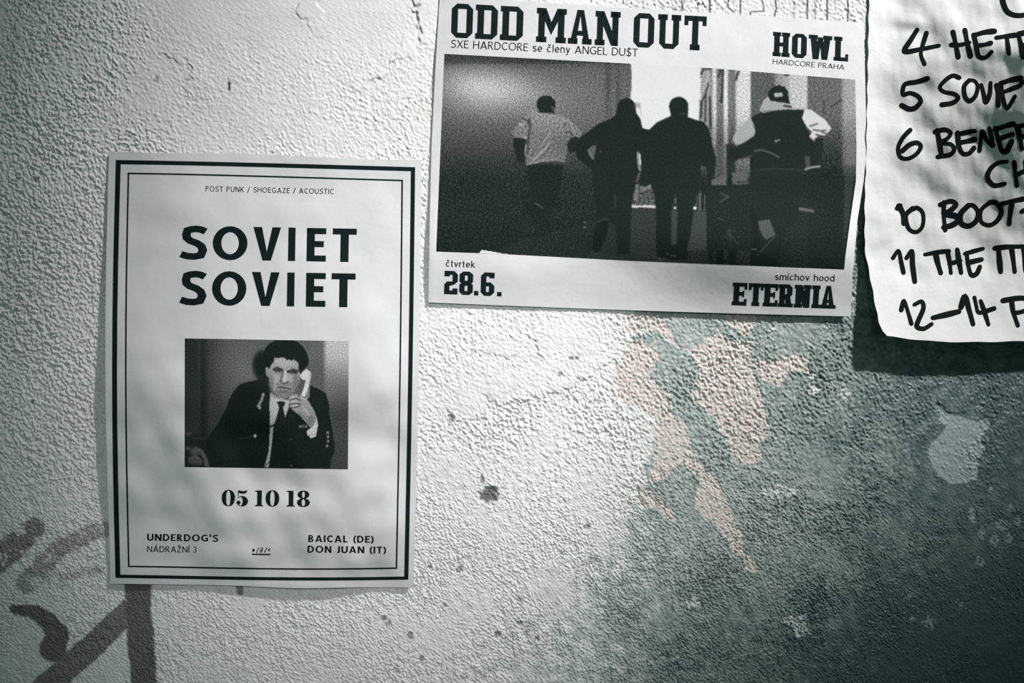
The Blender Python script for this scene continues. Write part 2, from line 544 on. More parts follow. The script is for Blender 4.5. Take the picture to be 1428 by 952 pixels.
def expand(pts, w, closed=False, limit=2.2):
    """a polyline of width w (number or one per point) -> quads"""
    P = [np.array(p, float) for p in pts]
    n = len(P)
    W = np.full(n, w, float) if np.isscalar(w) else np.asarray(w, float)
    Lf, Rt = [], []
    for i in range(n):
        a = P[i - 1] if (i > 0 or closed) else None
        b = P[(i + 1) % n] if (i < n - 1 or closed) else None
        d1 = (P[i] - a) if a is not None else (b - P[i])
        d2 = (b - P[i]) if b is not None else d1
        d1 = d1 / (np.linalg.norm(d1) + 1e-9); d2 = d2 / (np.linalg.norm(d2) + 1e-9)
        n1 = np.array([-d1[1], d1[0]]); n2 = np.array([-d2[1], d2[0]])
        mid = n1 + n2
        q = np.linalg.norm(mid)
        if q < 1e-6:
            mid, k = n1, 1
        else:
            mid /= q; k = min(1 / max(mid @ n1, 1e-3), limit)
        Lf.append(P[i] + mid * W[i] / 2 * k); Rt.append(P[i] - mid * W[i] / 2 * k)
    m = n if closed else n - 1
    return [[Lf[i], Rt[i], Rt[(i + 1) % n], Lf[(i + 1) % n]] for i in range(m)]

def rect(x0, y0, x1, y1):
    return [(x0, y0), (x1, y0), (x1, y1), (x0, y1)]

def ring(outer, inner):
    n = len(outer)
    return [[outer[i], outer[(i + 1) % n], inner[(i + 1) % n], inner[i]] for i in range(n)]

def ell(cx, cy, rx, ry, n=28, p=1.0):
    t = np.linspace(0, 2 * math.pi, n, endpoint=False)
    return [(cx + rx * np.sign(math.cos(q)) * abs(math.cos(q)) ** p, cy + ry * np.sign(math.sin(q)) * abs(math.sin(q)) ** p) for q in t]

def sans(ch, w, k=1.0):
    """humanist capitals and a grotesque lower case; k widens. Returns width, polygons; capitals are 1 high"""
    h = w / 2; wb = w * .84; hb = wb / 2
    def line(*s):
        o = []
        for pts in s:
            o += expand([(x * k if False else x, y) for x, y in pts], w)
        return o
    def bar(*s):
        o = []
        for pts in s:
            o += expand(pts, wb)
        return o
    xh = .72
    if ch == ' ': return .30, []
    if ch == 'A': return .78, [[(0, 0), (w * 1.1, 0), (.39, .80 - w * .3), (.39, 1), (.39 - w * .55, 1)], [(.78 - w * 1.1, 0), (.78, 0), (.39 + w * .55, 1), (.39, 1), (.39, .80 - w * .3)]] + bar([(.15, .28), (.63, .28)])
    if ch == 'Á': return .78, sans('A', w)[1] + line([(.36, 1.07), (.50, 1.25)])
    if ch in 'BPR3':
        if ch == '3':
            return .52, expand(arc(.22, .75, .25 - h, .25 - hb, 140, -90) , wb) + expand(arc(.21, .27, .29 - h, .27 - hb, 90, -140), wb)
        top = [(h, 1 - hb)] + [(.26, 1 - hb)] + arc(.28, .74, .24 - h + .02, .26 - hb, 85, -85, 10) + [(h, .48)]
        o = line([(h, 0), (h, 1)]) + expand(top, wb)
        if ch == 'B':
            o += expand([(h, .5)] + [(.28, .52)] + arc(.30, .26, .28 - h, .26 - hb, 85, -85, 10) + [(h, hb)], wb)
            return .6, o
        if ch == 'R':
            o += line([(.26, .5), (.58 - h * .6, 0)])
            return .62, o
        return .56, o
    if ch == 'C': return .68, expand(arc(.40, .5, .40 - h, .5 - hb, 48, 312, 20), w * .95)
    if ch == 'D': return .72, line([(h, 0), (h, 1)]) + expand([(h, 1 - hb), (.28, 1 - hb)] + arc(.28, .5, .44 - h, .5 - hb, 80, -80, 14) + [(.28, hb), (h, hb)], w * .95)
    if ch == 'E': return .52, line([(h, 0), (h, 1)]) + bar([(0, hb), (.52, hb)], [(0, .52), (.46, .52)], [(0, 1 - hb), (.52, 1 - hb)])
    if ch == 'G': return .76, expand(arc(.42, .5, .42 - h, .5 - hb, 50, 318, 20), w * .95) + line([(.74 - h, .08), (.74 - h, .50)]) + bar([(.44, .46), (.74, .46)])
    if ch == 'H': return .70, line([(h, 0), (h, 1)], [(.70 - h, 0), (.70 - h, 1)]) + bar([(h, .52), (.70 - h, .52)])
    if ch == 'I': return w, line([(h, 0), (h, 1)])
    if ch == 'Í': return w, line([(h, 0), (h, 1)], [(h - .02, 1.07), (h + .12, 1.25)])
    if ch == 'J': return .36, expand([(.36 - h, 1), (.36 - h, .22)] + arc(.36 - h - .2, .2, .2, .2 - hb, 0, -95, 8), w)
    if ch == 'K': return .62, line([(h, 0), (h, 1)], [(h, .42), (.60 - h * .5, 1)], [(.20, .58), (.62 - h * .7, 0)])
    if ch == 'L': return .50, line([(h, 0), (h, 1)]) + bar([(0, hb), (.50, hb)])
    if ch == 'N': return .72, line([(h, 0), (h, 1)], [(.72 - h, 0), (.72 - h, 1)]) + [[(0, 1), (.72 - w * 1.12, 0), (.72, 0), (w * 1.12, 1)]]
    if ch == 'O': return .86, ring(ell(.43, .5, .43, .51), ell(.43, .5, .43 - w, .51 - wb))
    if ch == 'S' or ch == '$':
        q = h * .86
        o = expand([(.565, .93 - q), (.46, .985 - q), (.35, 1.005 - q), (.23, .985 - q), (.10 + q * .62, .86), (.04 + q, .74), (.09 + q * .6, .635), (.22, .555), (.37, .485), (.50 - q * .35, .40), (.60 - q, .28), (.57 - q, .17), (.46, .03 + q), (.31, q - .012), (.16, q), (.015, .055 + q)], w * .90)
        if ch == '$': o += expand([(.29, -.1), (.29, 1.12)], w * .8)
        return .58, o
    if ch == 'T': return .62, line([(.31, 0), (.31, 1)]) + bar([(0, 1 - hb), (.62, 1 - hb)])
    if ch == 'U': return .70, expand([(h, 1), (h, .34)] + arc(.35, .33, .35 - h, .33 - hb, 180, 360, 14) + [(.70 - h, .34), (.70 - h, 1)], w)
    if ch == 'V': return .74, [[(0, 1), (.37 - w * .52, 0), (.37, 0), (.37, .20 + w * .3), (w * 1.08, 1)], [(.74, 1), (.74 - w * 1.08, 1), (.37, .20 + w * .3), (.37, 0), (.37 + w * .52, 0)]]
    if ch == 'X': return .70, line([(h, 0), (.70 - h, 1)], [(h, 1), (.70 - h, 0)])
    if ch in 'ZŽ':
        o = bar([(.02, 1 - hb), (.58, 1 - hb)], [(0, hb), (.60, hb)]) + line([(h * 1.1, hb), (.58 - h * 1.1, 1 - hb)])
        if ch == 'Ž': o += line([(.16, 1.24), (.30, 1.08)], [(.44, 1.24), (.30, 1.08)])
        return .60, o
    if ch == '/': return .42, line([(.02, -.12), (.40, 1.1)])
    if ch == "'": return w, line([(h, .68), (h, 1.05)])
    if ch == '(': return .28, expand(arc(.52, .44, .52 - h, .68, 128, 232, 12), w * .9)
    if ch == ')': return .28, expand(arc(-.24, .44, .52 - h, .68, 52, -52, 12), w * .9)
    # lower case
    if ch in 'oe':
        if ch == 'o': return .54, ring(ell(.27, xh / 2, .27, xh / 2 + .01), ell(.27, xh / 2, .27 - w, xh / 2 - w))
        return .54, expand(arc(.27, xh / 2, .27 - h, xh / 2 - h, 0, 318, 18), w) + bar([(h, xh / 2), (.54 - h, xh / 2)])
    if ch in 'cč':
        o = expand(arc(.27, xh / 2, .27 - h, xh / 2 - h, 50, 310, 16), w)
        if ch == 'č': o += line([(.14, 1.02), (.27, .84)], [(.40, 1.02), (.27, .84)])
        return .5, o
    if ch == 's':
        a = arc(.24, .53, .20 - h * .3, .19 - h, 35, 200, 9); b = arc(.23, .19, .23 - h * .6, .19 - h, 20, -150, 10)
        return .46, expand(a + [(.16, .40), (.32, .325)] + b, w)
    if ch == 'l': return w + .06, line([(h + .03, 0), (h + .03, 1)])
    if ch == 'n': return .50, line([(h, 0), (h, xh)]) + expand(arc(.25, xh - .25, .25 - h, .25 - h, 180, 0, 10) + [(.50 - h, 0)], w)
    if ch == 'h': return .50, line([(h, 0), (h, 1)]) + expand(arc(.25, xh - .25, .25 - h, .25 - h, 180, 0, 10) + [(.50 - h, 0)], w)
    if ch == 'm': return .80, line([(h, 0), (h, xh)]) + expand(arc(.22, xh - .2, .22 - h, .2 - h, 180, 0, 10) + [(.44 - h, 0)], w) + expand(arc(.58, xh - .2, .22 - h, .2 - h, 180, 0, 10) + [(.80 - h, 0)], w)
    if ch == 'r': return .30, line([(h, 0), (h, xh)]) + expand([(h, .44)] + arc(.26, .46, .2, .26 - h, 170, 80, 7), w)
    if ch == 't': return .30, expand([(.13, .95), (.13, .14)] + arc(.23, .13, .10, .13 - h, 180, 290, 6), w) + bar([(0, xh - .03), (.29, xh - .03)])
    if ch == 'v': return .50, line([(h, xh), (.25, h * .5)], [(.50 - h, xh), (.25, h * .5)])
    if ch == 'y': return .50, line([(h, xh), (.26, .04)]) + expand([(.50 - h, xh), (.22, -.08), (.12, -.22), (.02, -.22)], w)
    if ch == 'k': return .48, line([(h, 0), (h, 1)], [(h, .26), (.45 - h, xh)], [(.18, .40), (.48 - h * .6, 0)])
    if ch == 'í': return w + .04, line([(h + .02, 0), (h + .02, xh)], [(h, .83), (h + .14, 1.02)])
    if ch == 'd': return .54, line([(.54 - h, 0), (.54 - h, 1)]) + ring(ell(.27, xh / 2, .27, xh / 2 + .01), ell(.27, xh / 2, .27 - w, xh / 2 - w))
    raise KeyError(ch)

def slab(ch, s=.18, b=.155):
    """block college capitals, 1 high"""
    e = .055; sv = .165; c = .15
    if ch == ' ': return .32, []
    def stem(x): return [rect(x, 0, x + s, 1)]
    def foot(x): return [rect(x - e, 0, x + s + e, sv)]
    def head(x): return [rect(x - e, 1 - sv, x + s + e, 1)]
    if ch == 'O':
        W = .61
        return W, ring([(c, 0), (W - c, 0), (W, c), (W, 1 - c), (W - c, 1), (c, 1), (0, 1 - c), (0, c)],
                       [(s, b), (W - s, b), (W - s, b), (W - s, 1 - b), (W - s, 1 - b), (s, 1 - b), (s, 1 - b), (s, b)])
    if ch == 'D':
        W = .62
        return W, ring([(e, 0), (W - c, 0), (W, c), (W, 1 - c), (W - c, 1), (e, 1)],
                       [(e + s, b), (W - s, b), (W - s, b), (W - s, 1 - b), (W - s, 1 - b), (e + s, 1 - b)]) + [rect(0, 0, e, sv), rect(0, 1 - sv, e, 1)]
    if ch == 'M':
        W = .84; r = W - e - s
        return W, stem(e) + stem(r) + foot(e) + foot(r) + [rect(0, 1 - sv, e, 1), rect(W - e, 1 - sv, W, 1), [(e, 1), (e + s * 1.15, 1), (W / 2, .60), (W / 2, .22), (e + s * .9, .66), (e, .9)], [(W - e, 1), (W - e, .9), (W - e - s * .9, .66), (W / 2, .22), (W / 2, .60), (W - e - s * 1.15, 1)]]
    if ch == 'W':
        W = .90
        lg = lambda x0, x1: [[(x0, 1), (x1, 0), (x1 + s * .95, 0), (x0 + s * 1.05, 1)]]
        f = lambda P: [[(W - x, y) for x, y in reversed(p)] for p in P]
        L_ = lg(e, .17); R_ = f(L_)
        inn = [[(.17 + s * .3, 0), (.17 + s * .95, 0), (W / 2 + .01, .62), (W / 2, .92), (W / 2 - .09, .92)]]
        return W, L_ + R_ + inn + f(inn) + [rect(0, 1 - sv, s + 2 * e, 1), rect(W - s - 2 * e, 1 - sv, W, 1)]
    if ch == 'A':
        W = .72
        lg = [(e, 0), (e + s, 0), (W / 2, .82), (W / 2, 1), (W * .36, 1)]
        rg = [(W - x, y) for x, y in reversed(lg)]
        return W, [lg, rg, rect(W * .28, .25, W * .72, .39), rect(0, 0, s + 2 * e, sv), rect(W - s - 2 * e, 0, W, sv)]
    if ch == 'N':
        W = .74; r = W - e - s
        return W, stem(e) + stem(r) + foot(e) + head(r) + [rect(0, 1 - sv, e, 1), [(e, 1), (e + s * 1.1, 1), (W - e, 0), (W - e - s * 1.1, 0)]]
    if ch == 'U':
        W = .70; r = W - e - s
        return W, [rect(e, c, e + s, 1), rect(r, c, r + s, 1), [(e, c), (e + c, 0), (W - e - c, 0), (W - e, c), (W - e - s, b), (e + s, b)], [(e, c), (e + s, b), (e + s, c)], [(W - e, c), (W - e - s, c), (W - e - s, b)]] + head(e) + head(r)
    if ch == 'T':
        W = .66; m = (W - s) / 2
        return W, stem(m) + foot(m) + [rect(0, 1 - b, W, 1), rect(0, 1 - b - .13, .12, 1 - b), rect(W - .12, 1 - b - .13, W, 1 - b)]
    if ch == 'H':
        W = .72; r = W - e - s
        return W, stem(e) + stem(r) + foot(e) + foot(r) + head(e) + head(r) + [rect(e, .42, r, .42 + b)]
    if ch == 'L':
        W = .60
        return W, stem(e) + head(e) + [rect(0, 0, W, b), rect(W - .12, b, W, b + .14)]
    if ch == 'E':
        W = .64
        return W, stem(e) + [rect(0, 0, W, b), rect(0, 1 - b, W, 1), rect(W - .12, b, W, b + .12), rect(W - .12, 1 - b - .12, W, 1 - b), rect(e, .43, W - .14, .43 + b), rect(W - .2, .36, W - .12, .65)]
    if ch == 'R':
        W = .70; Wb = .64
        return W, stem(e) + foot(e) + [rect(0, 1 - sv, e, 1)] + ring([(e, .40), (Wb - c, .40), (Wb, .40 + c), (Wb, 1 - c), (Wb - c, 1), (e, 1)],
                [(e + s, .40 + b), (Wb - s, .40 + b), (Wb - s, .40 + b), (Wb - s, 1 - b), (Wb - s, 1 - b), (e + s, 1 - b)]) + [[(.30, .42), (.30 + s, .46), (W - e, 0), (W - e - s, 0)], rect(W - 2 * e - s + .02, 0, W, sv)]
    if ch == 'I':
        return s + 2 * e, stem(e) + foot(e) + head(e)
    if ch == '.':
        return .19, [rect(0, 0, .19, .19)]
    W = .57
    if ch == '2':
        return W, [rect(0, 0, W, b), rect(W - s * .95, b, W, b + .09), [(0, 0), (s, 0), (s, .36), (W - c, .42), (W - c, .55), (c * .8, .55), (0, .42)],
                   [(W - c, .42), (W, .55), (W, 1 - c), (W - s, 1 - b), (W - s, .55)], [(W, 1 - c), (W - c, 1), (c, 1), (c, 1 - b), (W - s, 1 - b)], rect(0, .76, s, 1)]
    if ch == '8':
        o = lambda y0, y1: ring([(c, y0), (W - c, y0), (W, y0 + c * .8), (W, y1 - c * .8), (W - c, y1), (c, y1), (0, y1 - c * .8), (0, y0 + c * .8)],
                                [(s, y0 + b), (W - s, y0 + b), (W - s, y0 + b), (W - s, y1 - b), (W - s, y1 - b), (s, y1 - b), (s, y1 - b), (s, y0 + b)])
        return W, o(0, .56) + o(.44, 1)
    if ch == '6':
        return W, ring([(c, 0), (W - c, 0), (W, c), (W, .58 - c), (W - c, .58), (s, .58), (0, .58), (0, c)],
                       [(s, b), (W - s, b), (W - s, b), (W - s, .58 - b), (W - s, .58 - b), (s, .58 - b), (s, .58 - b), (s, b)]) + [[(0, .3), (s, .3), (s, 1 - b), (c, 1), (0, 1 - c)], [(c, 1), (s, 1 - b), (W, 1 - b), (W, 1)], rect(W - s, .76, W, 1)]
    raise KeyError(ch)

def didone(ch):
    """fat face numerals, 1 high"""
    if ch == ' ': return .30, []
    if ch == '0': return .80, ring(ell(.40, .5, .40, .52, 32, .92), ell(.40, .5, .125, .46, 32, .8))
    if ch == '1': return .50, [rect(.13, 0, .41, 1), rect(0, 0, .50, .07), [(0, .93), (.13, .90), (.13, 1), (0, .97)], [(0, 0), (.13, .07), (.13, .12)]]
    if ch == '8': return .78, ring(ell(.39, .255, .39, .275), ell(.39, .26, .10, .215)) + ring(ell(.39, .76, .355, .26), ell(.39, .755, .085, .2))
    if ch == '5':
        o = [[(.09, .60), (.13, .60), (.13, 1), (.09, 1)], [(.10, 1.0), (.10, .84), (.30, .78), (.56, .80), (.66, .97), (.62, 1.0), (.40, .94)]]
        out = arc(.34, .31, .36, .33, 150, -150, 20); inn = arc(.24, .31, .13, .27, 120, -120, 20)
        o += [[out[i], out[i + 1], inn[i + 1], inn[i]] for i in range(19)]
        return .70, o + [ell(.12, .22, .125, .13, 16)]
    raise KeyError(ch)

def layout(text, font, p0, p1, cap, gap=.14, spans=None, up=None):
    """text from p0 to p1 (baseline ends, photograph pixels), cap height in pixels -> polygons in pixels"""
    p0 = np.array(p0, float); p1 = np.array(p1, float)
    d = p1 - p0; L = np.hypot(*d); d /= L
    n = np.array(up, float) if up is not None else np.array([d[1], -d[0]])
    polys = []
    if spans is None:
        G = [font(c) for c in text]
        tot = sum(g[0] for g in G) + gap * (len(G) - 1)
        k = L / tot; x = 0
        spans = []
        for g in G:
            spans.append((x * k, (x + g[0]) * k)); x += g[0] + gap
    for ch, (a, b) in zip(text, spans):
        w, P = font(ch)
        for p in P:
            polys.append([p0 + d * (a + (q[0] / w) * (b - a)) + n * (q[1] * cap) for q in p])
    return polys

def printed(name, polys, sheet, mat, parent, off=.00018, cell=4.0, label=None):
    """flat polygons (pixels) laid on a bent sheet as one thin ink mesh"""
    bm = bmesh.new()
    for p in polys:
        pts = [(float(q[0]), -float(q[1]), 0) for q in p]
        keep = [pts[0]]
        for q in pts[1:]:
            if (q[0] - keep[-1][0]) ** 2 + (q[1] - keep[-1][1]) ** 2 > 1e-8:
                keep.append(q)
        if (keep[0][0] - keep[-1][0]) ** 2 + (keep[0][1] - keep[-1][1]) ** 2 < 1e-8:
            keep.pop()
        if len(keep) < 3:
            continue
        a = sum(keep[i][0] * keep[(i + 1) % len(keep)][1] - keep[(i + 1) % len(keep)][0] * keep[i][1] for i in range(len(keep)))
        if a < 0:
            keep.reverse()
        bm.faces.new([bm.verts.new(q) for q in keep])
    bmesh.ops.triangulate(bm, faces=[f for f in bm.faces if len(f.verts) > 4])
    xs = [v.co.x for v in bm.verts]; ys = [v.co.y for v in bm.verts]
    for lo, hi, axis in ((min(xs), max(xs), 0), (min(ys), max(ys), 1)):
        g = math.ceil(lo / cell) * cell
        while g < hi:
            co = Vector((0, 0, 0)); co[axis] = g
            no = Vector((0, 0, 0)); no[axis] = 1
            bmesh.ops.bisect_plane(bm, geom=bm.verts[:] + bm.edges[:] + bm.faces[:], plane_co=co, plane_no=no, dist=1e-5)
            g += cell
    px = np.array([v.co.x for v in bm.verts]); py = -np.array([v.co.y for v in bm.verts])
    P = sheet.place(px, py, off)
    for v, q in zip(bm.verts, P):
        v.co = q
    me = bpy.data.meshes.new(name); bm.to_mesh(me); bm.free()
    me.materials.append(mat)
    o = bpy.data.objects.new(name, me); COL.objects.link(o)
    o.parent = parent; o.matrix_parent_inverse = parent.matrix_basis.inverted()
    return tag(o, label)

class Sheet:
    def __init__(self, outline, lift):
        self.outline, self.lift = outline, lift
    def place(self, px, py, off=0.0):
        return at(px, py, self.lift(px, py) + off)
    def paper(self, name, nu, nv, mat, parent, thick=.00014):
        u, v = np.meshgrid(np.linspace(0, 1, nu), np.linspace(0, 1, nv))
        px, py = self.outline(u, v)
        F = self.place(px, py); B = self.place(px, py, -thick)
        f = grid_faces(nv, nu); n = nu * nv
        i = np.arange(n).reshape(nv, nu)
        rim = np.concatenate([i[0, ::-1], i[1:, 0], i[-1, 1:], i[-2:0:-1, -1]])
        F2, B2 = F.reshape(-1, 3), B.reshape(-1, 3)
        m = len(rim); k = np.arange(m); nk = (k + 1) % m
        side = np.stack([k, k + m, nk + m, nk], -1) + 2 * n        # the cut edge has vertices of its own
        allf = np.concatenate([f, f[:, ::-1] + n, side])
        N_ = grid_normals(F); nf = N_.reshape(-1, 3)
        c = np.roll(F2[rim], -1, 0) - np.roll(F2[rim], 1, 0)
        ns = np.cross(c, nf[rim]); ns /= np.linalg.norm(ns, axis=1, keepdims=True) + 1e-12
        if ((F2[rim] - F2[rim].mean(0)) * ns).sum() < 0:
            ns = -ns
        return raw_mesh(name, np.concatenate([F2, B2, F2[rim], B2[rim]]), allf, np.full(len(allf), 4), mat, parent, None,
                        np.concatenate([nf, -nf, ns, ns]))

def bilin(c, u, v):
    tl, tr, br, bl = [np.array(q, float) for q in c]
    x = (1 - v) * ((1 - u) * tl[0] + u * tr[0]) + v * ((1 - u) * bl[0] + u * br[0])
    y = (1 - v) * ((1 - u) * tl[1] + u * tr[1]) + v * ((1 - u) * bl[1] + u * br[1])
    return x, y

def picture(name, sheet, warp, nu, nv, paint, figures, parent, off=.00016, label=None, mat=None):
    """a halftone print: one fine mesh whose tone attribute is the printed grey; printed figures are split off as sub-parts"""
    u, v = np.meshgrid(np.linspace(0, 1, nu), np.linspace(0, 1, nv))
    px, py = warp(u, v)
    tone, ids = paint(px, py)
    P = sheet.place(px, py, off)
    f = grid_faces(nv, nu)
    fid = ids[:-1, :-1].ravel()
    N_ = grid_normals(P)
    o = subset(name, P, f[fid == 0], mat or M_PRINT, parent, {'tone': tone}, N_)
    tag(o, label)
    for k, (nm, lb) in figures.items():
        tag(subset(nm, P, f[fid == k], mat or M_PRINT, o, {'tone': tone}, N_), lb)
    return o

class Canvas:
    """paints a printed picture at given points; values are grey levels seen on the print"""
    def __init__(self, px, py, base):
        self.x, self.y = px, py
        self.v = np.zeros(px.shape) + base
        self.id = np.zeros(px.shape, int)
    def fill(self, poly, val, a=1.0, fid=None, o=(0, 0), s=1.0):
        m = inside(self.x, self.y, zz(o, s, poly))
        self.v = np.where(m, self.v * (1 - a) + np.asarray(val) * a, self.v)
        if fid is not None:
            self.id[m] = fid
        return m
    def ell(self, c, r, val, a=1.0, fid=None, o=(0, 0), s=1.0, soft=0.0, rot=0.0):
        cx, cy = o[0] + c[0] / s, o[1] + c[1] / s
        cr, sr = math.cos(rot), math.sin(rot)
        dx, dy = self.x - cx, self.y - cy
        q = np.hypot((dx * cr + dy * sr) * s / r[0], (-dx * sr + dy * cr) * s / r[1])
        m = (q < 1).astype(float) if soft == 0 else 1 - sm(1 - soft, 1 + soft, q)
        self.v = self.v * (1 - m * a) + np.asarray(val) * m * a
        if fid is not None:
            self.id[q < 1] = fid
    def line(self, pts, w, val, a=1.0, o=(0, 0), s=1.0, fid=None):
        d, _ = seg_dist(self.x, self.y, zz(o, s, pts))
        m = 1 - sm(w / 2 - .4, w / 2 + .6, d)
        self.v = self.v * (1 - m * a) + np.asarray(val) * m * a
        if fid is not None:
            self.id[d < w / 2] = fid
    def soften(self):
        v = self.v
        for ax in (0, 1):
            v = .25 * np.roll(v, 1, ax) + .5 * v + .25 * np.roll(v, -1, ax)
        v[0], v[-1], v[:, 0], v[:, -1] = self.v[0], self.v[-1], self.v[:, 0], self.v[:, -1]
        self.v = v
    def tone(self, white, black=38.0):
        t = (lin(np.clip(self.v, 0, 255)) - lin(black)) / (lin(white) - lin(black))
        return np.clip(t, 0, 1)

# ------------------------------------------------------------------ portrait gig poster (left)
w1a, w1b = Waves(21, 150), Waves(22, 84)
BUMPS1 = [(205, 540, .0030, 55, 42), (255, 505, -.0012, 26, 16), (230, 735, -.0026, 80, 46), (320, 718, .0022, 50, 34),
          (480, 735, .0024, 60, 36), (420, 690, -.0016, 46, 30), (190, 640, .0012, 30, 70), (525, 560, .0016, 36, 80),
          (240, 290, .0014, 46, 26), (420, 300, .0014, 50, 30), (500, 445, .0014, 32, 22), (530, 300, .0010, 26, 40)]
def lift1(x, y):
    low = sm(430, 640, y)
    h = .0030 + .0034 * low * sm(0, 60, x - 146) * sm(590, 530, x) * sm(820, 760, y)
    edge = .35 + .65 * sm(0, 45, x - 146) * sm(0, 45, 583 - x) * sm(0, 40, 818 - y)
    h = h + (w1a(x, y) * (.0007 + .0024 * low) + w1b(x, y) * (.00035 + .00145 * low)) * edge
    for cx, cy, a, rx, ry in BUMPS1:
        h = h + a * 1.5 * gauss(x, y, cx, cy, rx, ry)
    h = h + .019 * gauss(x, y, 350, 560, 250, 205)
    h = h + .0025 * np.exp(-((y - 545) / 165.0) ** 2) * np.exp(-np.clip(x - 146, 0, 999) / 34.0)
    h = h + .0055 * np.exp(-((x - 415) / 75.0) ** 2) * np.exp(-np.clip(816 - y, 0, 999) / 26.0)
    return .0019 + .0006 * np.logaddexp(0, (h - .0019) / .0006)
def out1(u, v):
    x, y = bilin([(152, 210), (588, 223), (576.5, 819), (154, 813.5)], u, v)
    x = x - 6.0 * np.sin(np.pi * np.clip(v * 1.05, 0, 1)) * (1 - u) ** 3 + 2.0 * np.sin(np.pi * v) * u ** 3
    y = y + 3.0 * np.exp(-((u - .62) / .16) ** 2) * v ** 6 + 1.2 * np.sin(9 * u + .5) * (1 - v) ** 8
    return x, y
sheet1 = Sheet(out1, lift1)
poster1 = empty('gig_poster', (*[at(365., 515., .003)[0]], at(365., 515., .003)[1], at(365., 515., .003)[2]))
tag(poster1, 'upright white gig poster with double black border and a printed man on the phone', 'poster')
sheet1.paper('paper_sheet', 160, 220, M_PAPER, poster1)

def strip(pts0, pts1, n=60):
    o = []
    for i in range(n):
        a, b = i / n, (i + 1) / n
        q = lambda p, t: (np.interp(t, np.linspace(0, 1, len(p)), [k[0] for k in p]), np.interp(t, np.linspace(0, 1, len(p)), [k[1] for k in p]))
        o.append([q(pts0, a), q(pts1, a), q(pts1, b), q(pts0, b)])
    return o
def curve(p, q, bow, n=9, axis=0, peak=.5):
    r = []
    for t in np.linspace(0, 1, n):
        x, y = p[0] + (q[0] - p[0]) * t, p[1] + (q[1] - p[1]) * t
        k = bow * math.sin(math.pi * t ** (math.log(.5) / math.log(peak)))
        r.append((x + k, y) if axis == 0 else (x, y + k))
    return r
def frame(tl, tr, br, bl, wl, wt, wr, wb, bow, bowb):
    Lo, Li = curve(tl, bl, -bow), curve((tl[0] + wl, tl[1]), (bl[0] + wl, bl[1]), -bow)
    Ro, Ri = curve(tr, br, 1.0), curve((tr[0] - wr, tr[1]), (br[0] - wr, br[1]), 1.0)
    To, Ti = curve(tl, tr, -.8, axis=1, peak=.4), curve((tl[0], tl[1] + wt), (tr[0], tr[1] + wt), -.8, axis=1, peak=.4)
    Bo, Bi = curve(bl, br, bowb, axis=1, peak=.6), curve((bl[0], bl[1] - wb), (br[0], br[1] - wb), bowb, axis=1, peak=.6)
    return strip(Lo, Li) + strip(Ri, Ro) + strip(To, Ti) + strip(Bi, Bo)
printed('thick_border', frame((161.5, 223), (579, 233), (569.5, 808), (161, 805.5), 7, 5.8, 6, 4.6, 5, 2.2), sheet1, M_INK, poster1, label='thick outer black border line')
printed('thin_border', frame((178, 240.5), (562, 250.5), (554, 793), (178.5, 790.5), 2.3, 2.2, 2.3, 2.2, 4, 2.2), sheet1, M_INK, poster1, label='thin inner black border line')

SB = lambda c: sans(c, .215)
SM = lambda c: sans(c, .20)
SR = lambda c: sans(c, .135)
printed('genre_text', layout('POST PUNK / SHOEGAZE / ACOUSTIC', SR, (286.6, 266.6), (465.4, 270.6), 7.3, .16), sheet1, M_INK, poster1, label='small caps line POST PUNK / SHOEGAZE / ACOUSTIC')
sp1 = [((a - 345) / 3.104, (b - 345) / 3.104) for a, b in ((345, 457), (485, 636), (660, 780), (812, 843), (892, 976), (1004, 1108))]
sp2 = [((a - 345) / 3.104, (b - 345) / 3.104) for a, b in ((345, 455), (483, 632), (655, 775), (808, 840), (890, 975), (1000, 1104))]
printed('headline_text', layout('SOVIET', SB, (251.1, 361.0), (497, 365.4), 46.6, spans=sp1), sheet1, M_INK, poster1, label='first large line SOVIET')
printed('headline_text', layout('SOVIET', SB, (250.8, 424.6), (495.7, 428.4), 47.2, spans=sp2), sheet1, M_INK, poster1, label='second large line SOVIET')
dz = [((a - 92) / 10.2, (b - 92) / 10.2) for a, b in ((92, 282), (304, 468), (0, 0), (564, 686), (716, 912), (0, 0), (1012, 1136), (1162, 1348))]
printed('date_text', layout('05 10 18', didone, (309, 705.2), (432, 706.4), 22.2, spans=dz), sheet1, M_INK, poster1, label='heavy numerals 05 10 18')
printed('venue_text', layout("UNDERDOG'S", SM, (205, 753.6), (304, 755.0), 9.6, .13), sheet1, M_INK, poster1, label="bold line UNDERDOG'S")
printed('address_text', layout('NÁDRAŽNÍ 3', SR, (205, 769.3), (274.5, 770.3), 8.2, .13), sheet1, M_INK, poster1, label='light line NÁDRAŽNÍ 3')
printed('support_text', layout('BAICAL (DE)', SM, (429.8, 755.4), (521.3, 756.6), 9.6, .14), sheet1, M_INK, poster1, label='bold line BAICAL (DE)')
printed('support_text', layout('DON JUAN (IT)', SM, (428.7, 770.2), (538.6, 771.6), 9.6, .13), sheet1, M_INK, poster1, label='bold line DON JUAN (IT)')
zl = (195, 735), 7.516
lg = []
for p, w in [([(1190, 225), (1200, 240), (1190, 252), (1182, 240), (1190, 225)], 12), ([(1222, 268), (1246, 212)], 10), ([(1258, 262), (1276, 215), (1290, 222), (1282, 238), (1270, 240), (1284, 246), (1276, 262), (1262, 256)], 8),
             ([(1306, 266), (1332, 214)], 10), ([(1366, 220), (1348, 236), (1362, 250)], 10), ([(1174, 282), (1370, 285)], 15)]:
    lg += expand([q for q in zz(*zl, p)], w / 7.516)
printed('underlined_logo', lg, sheet1, M_INK, poster1, label='tiny underlined handwritten logo')

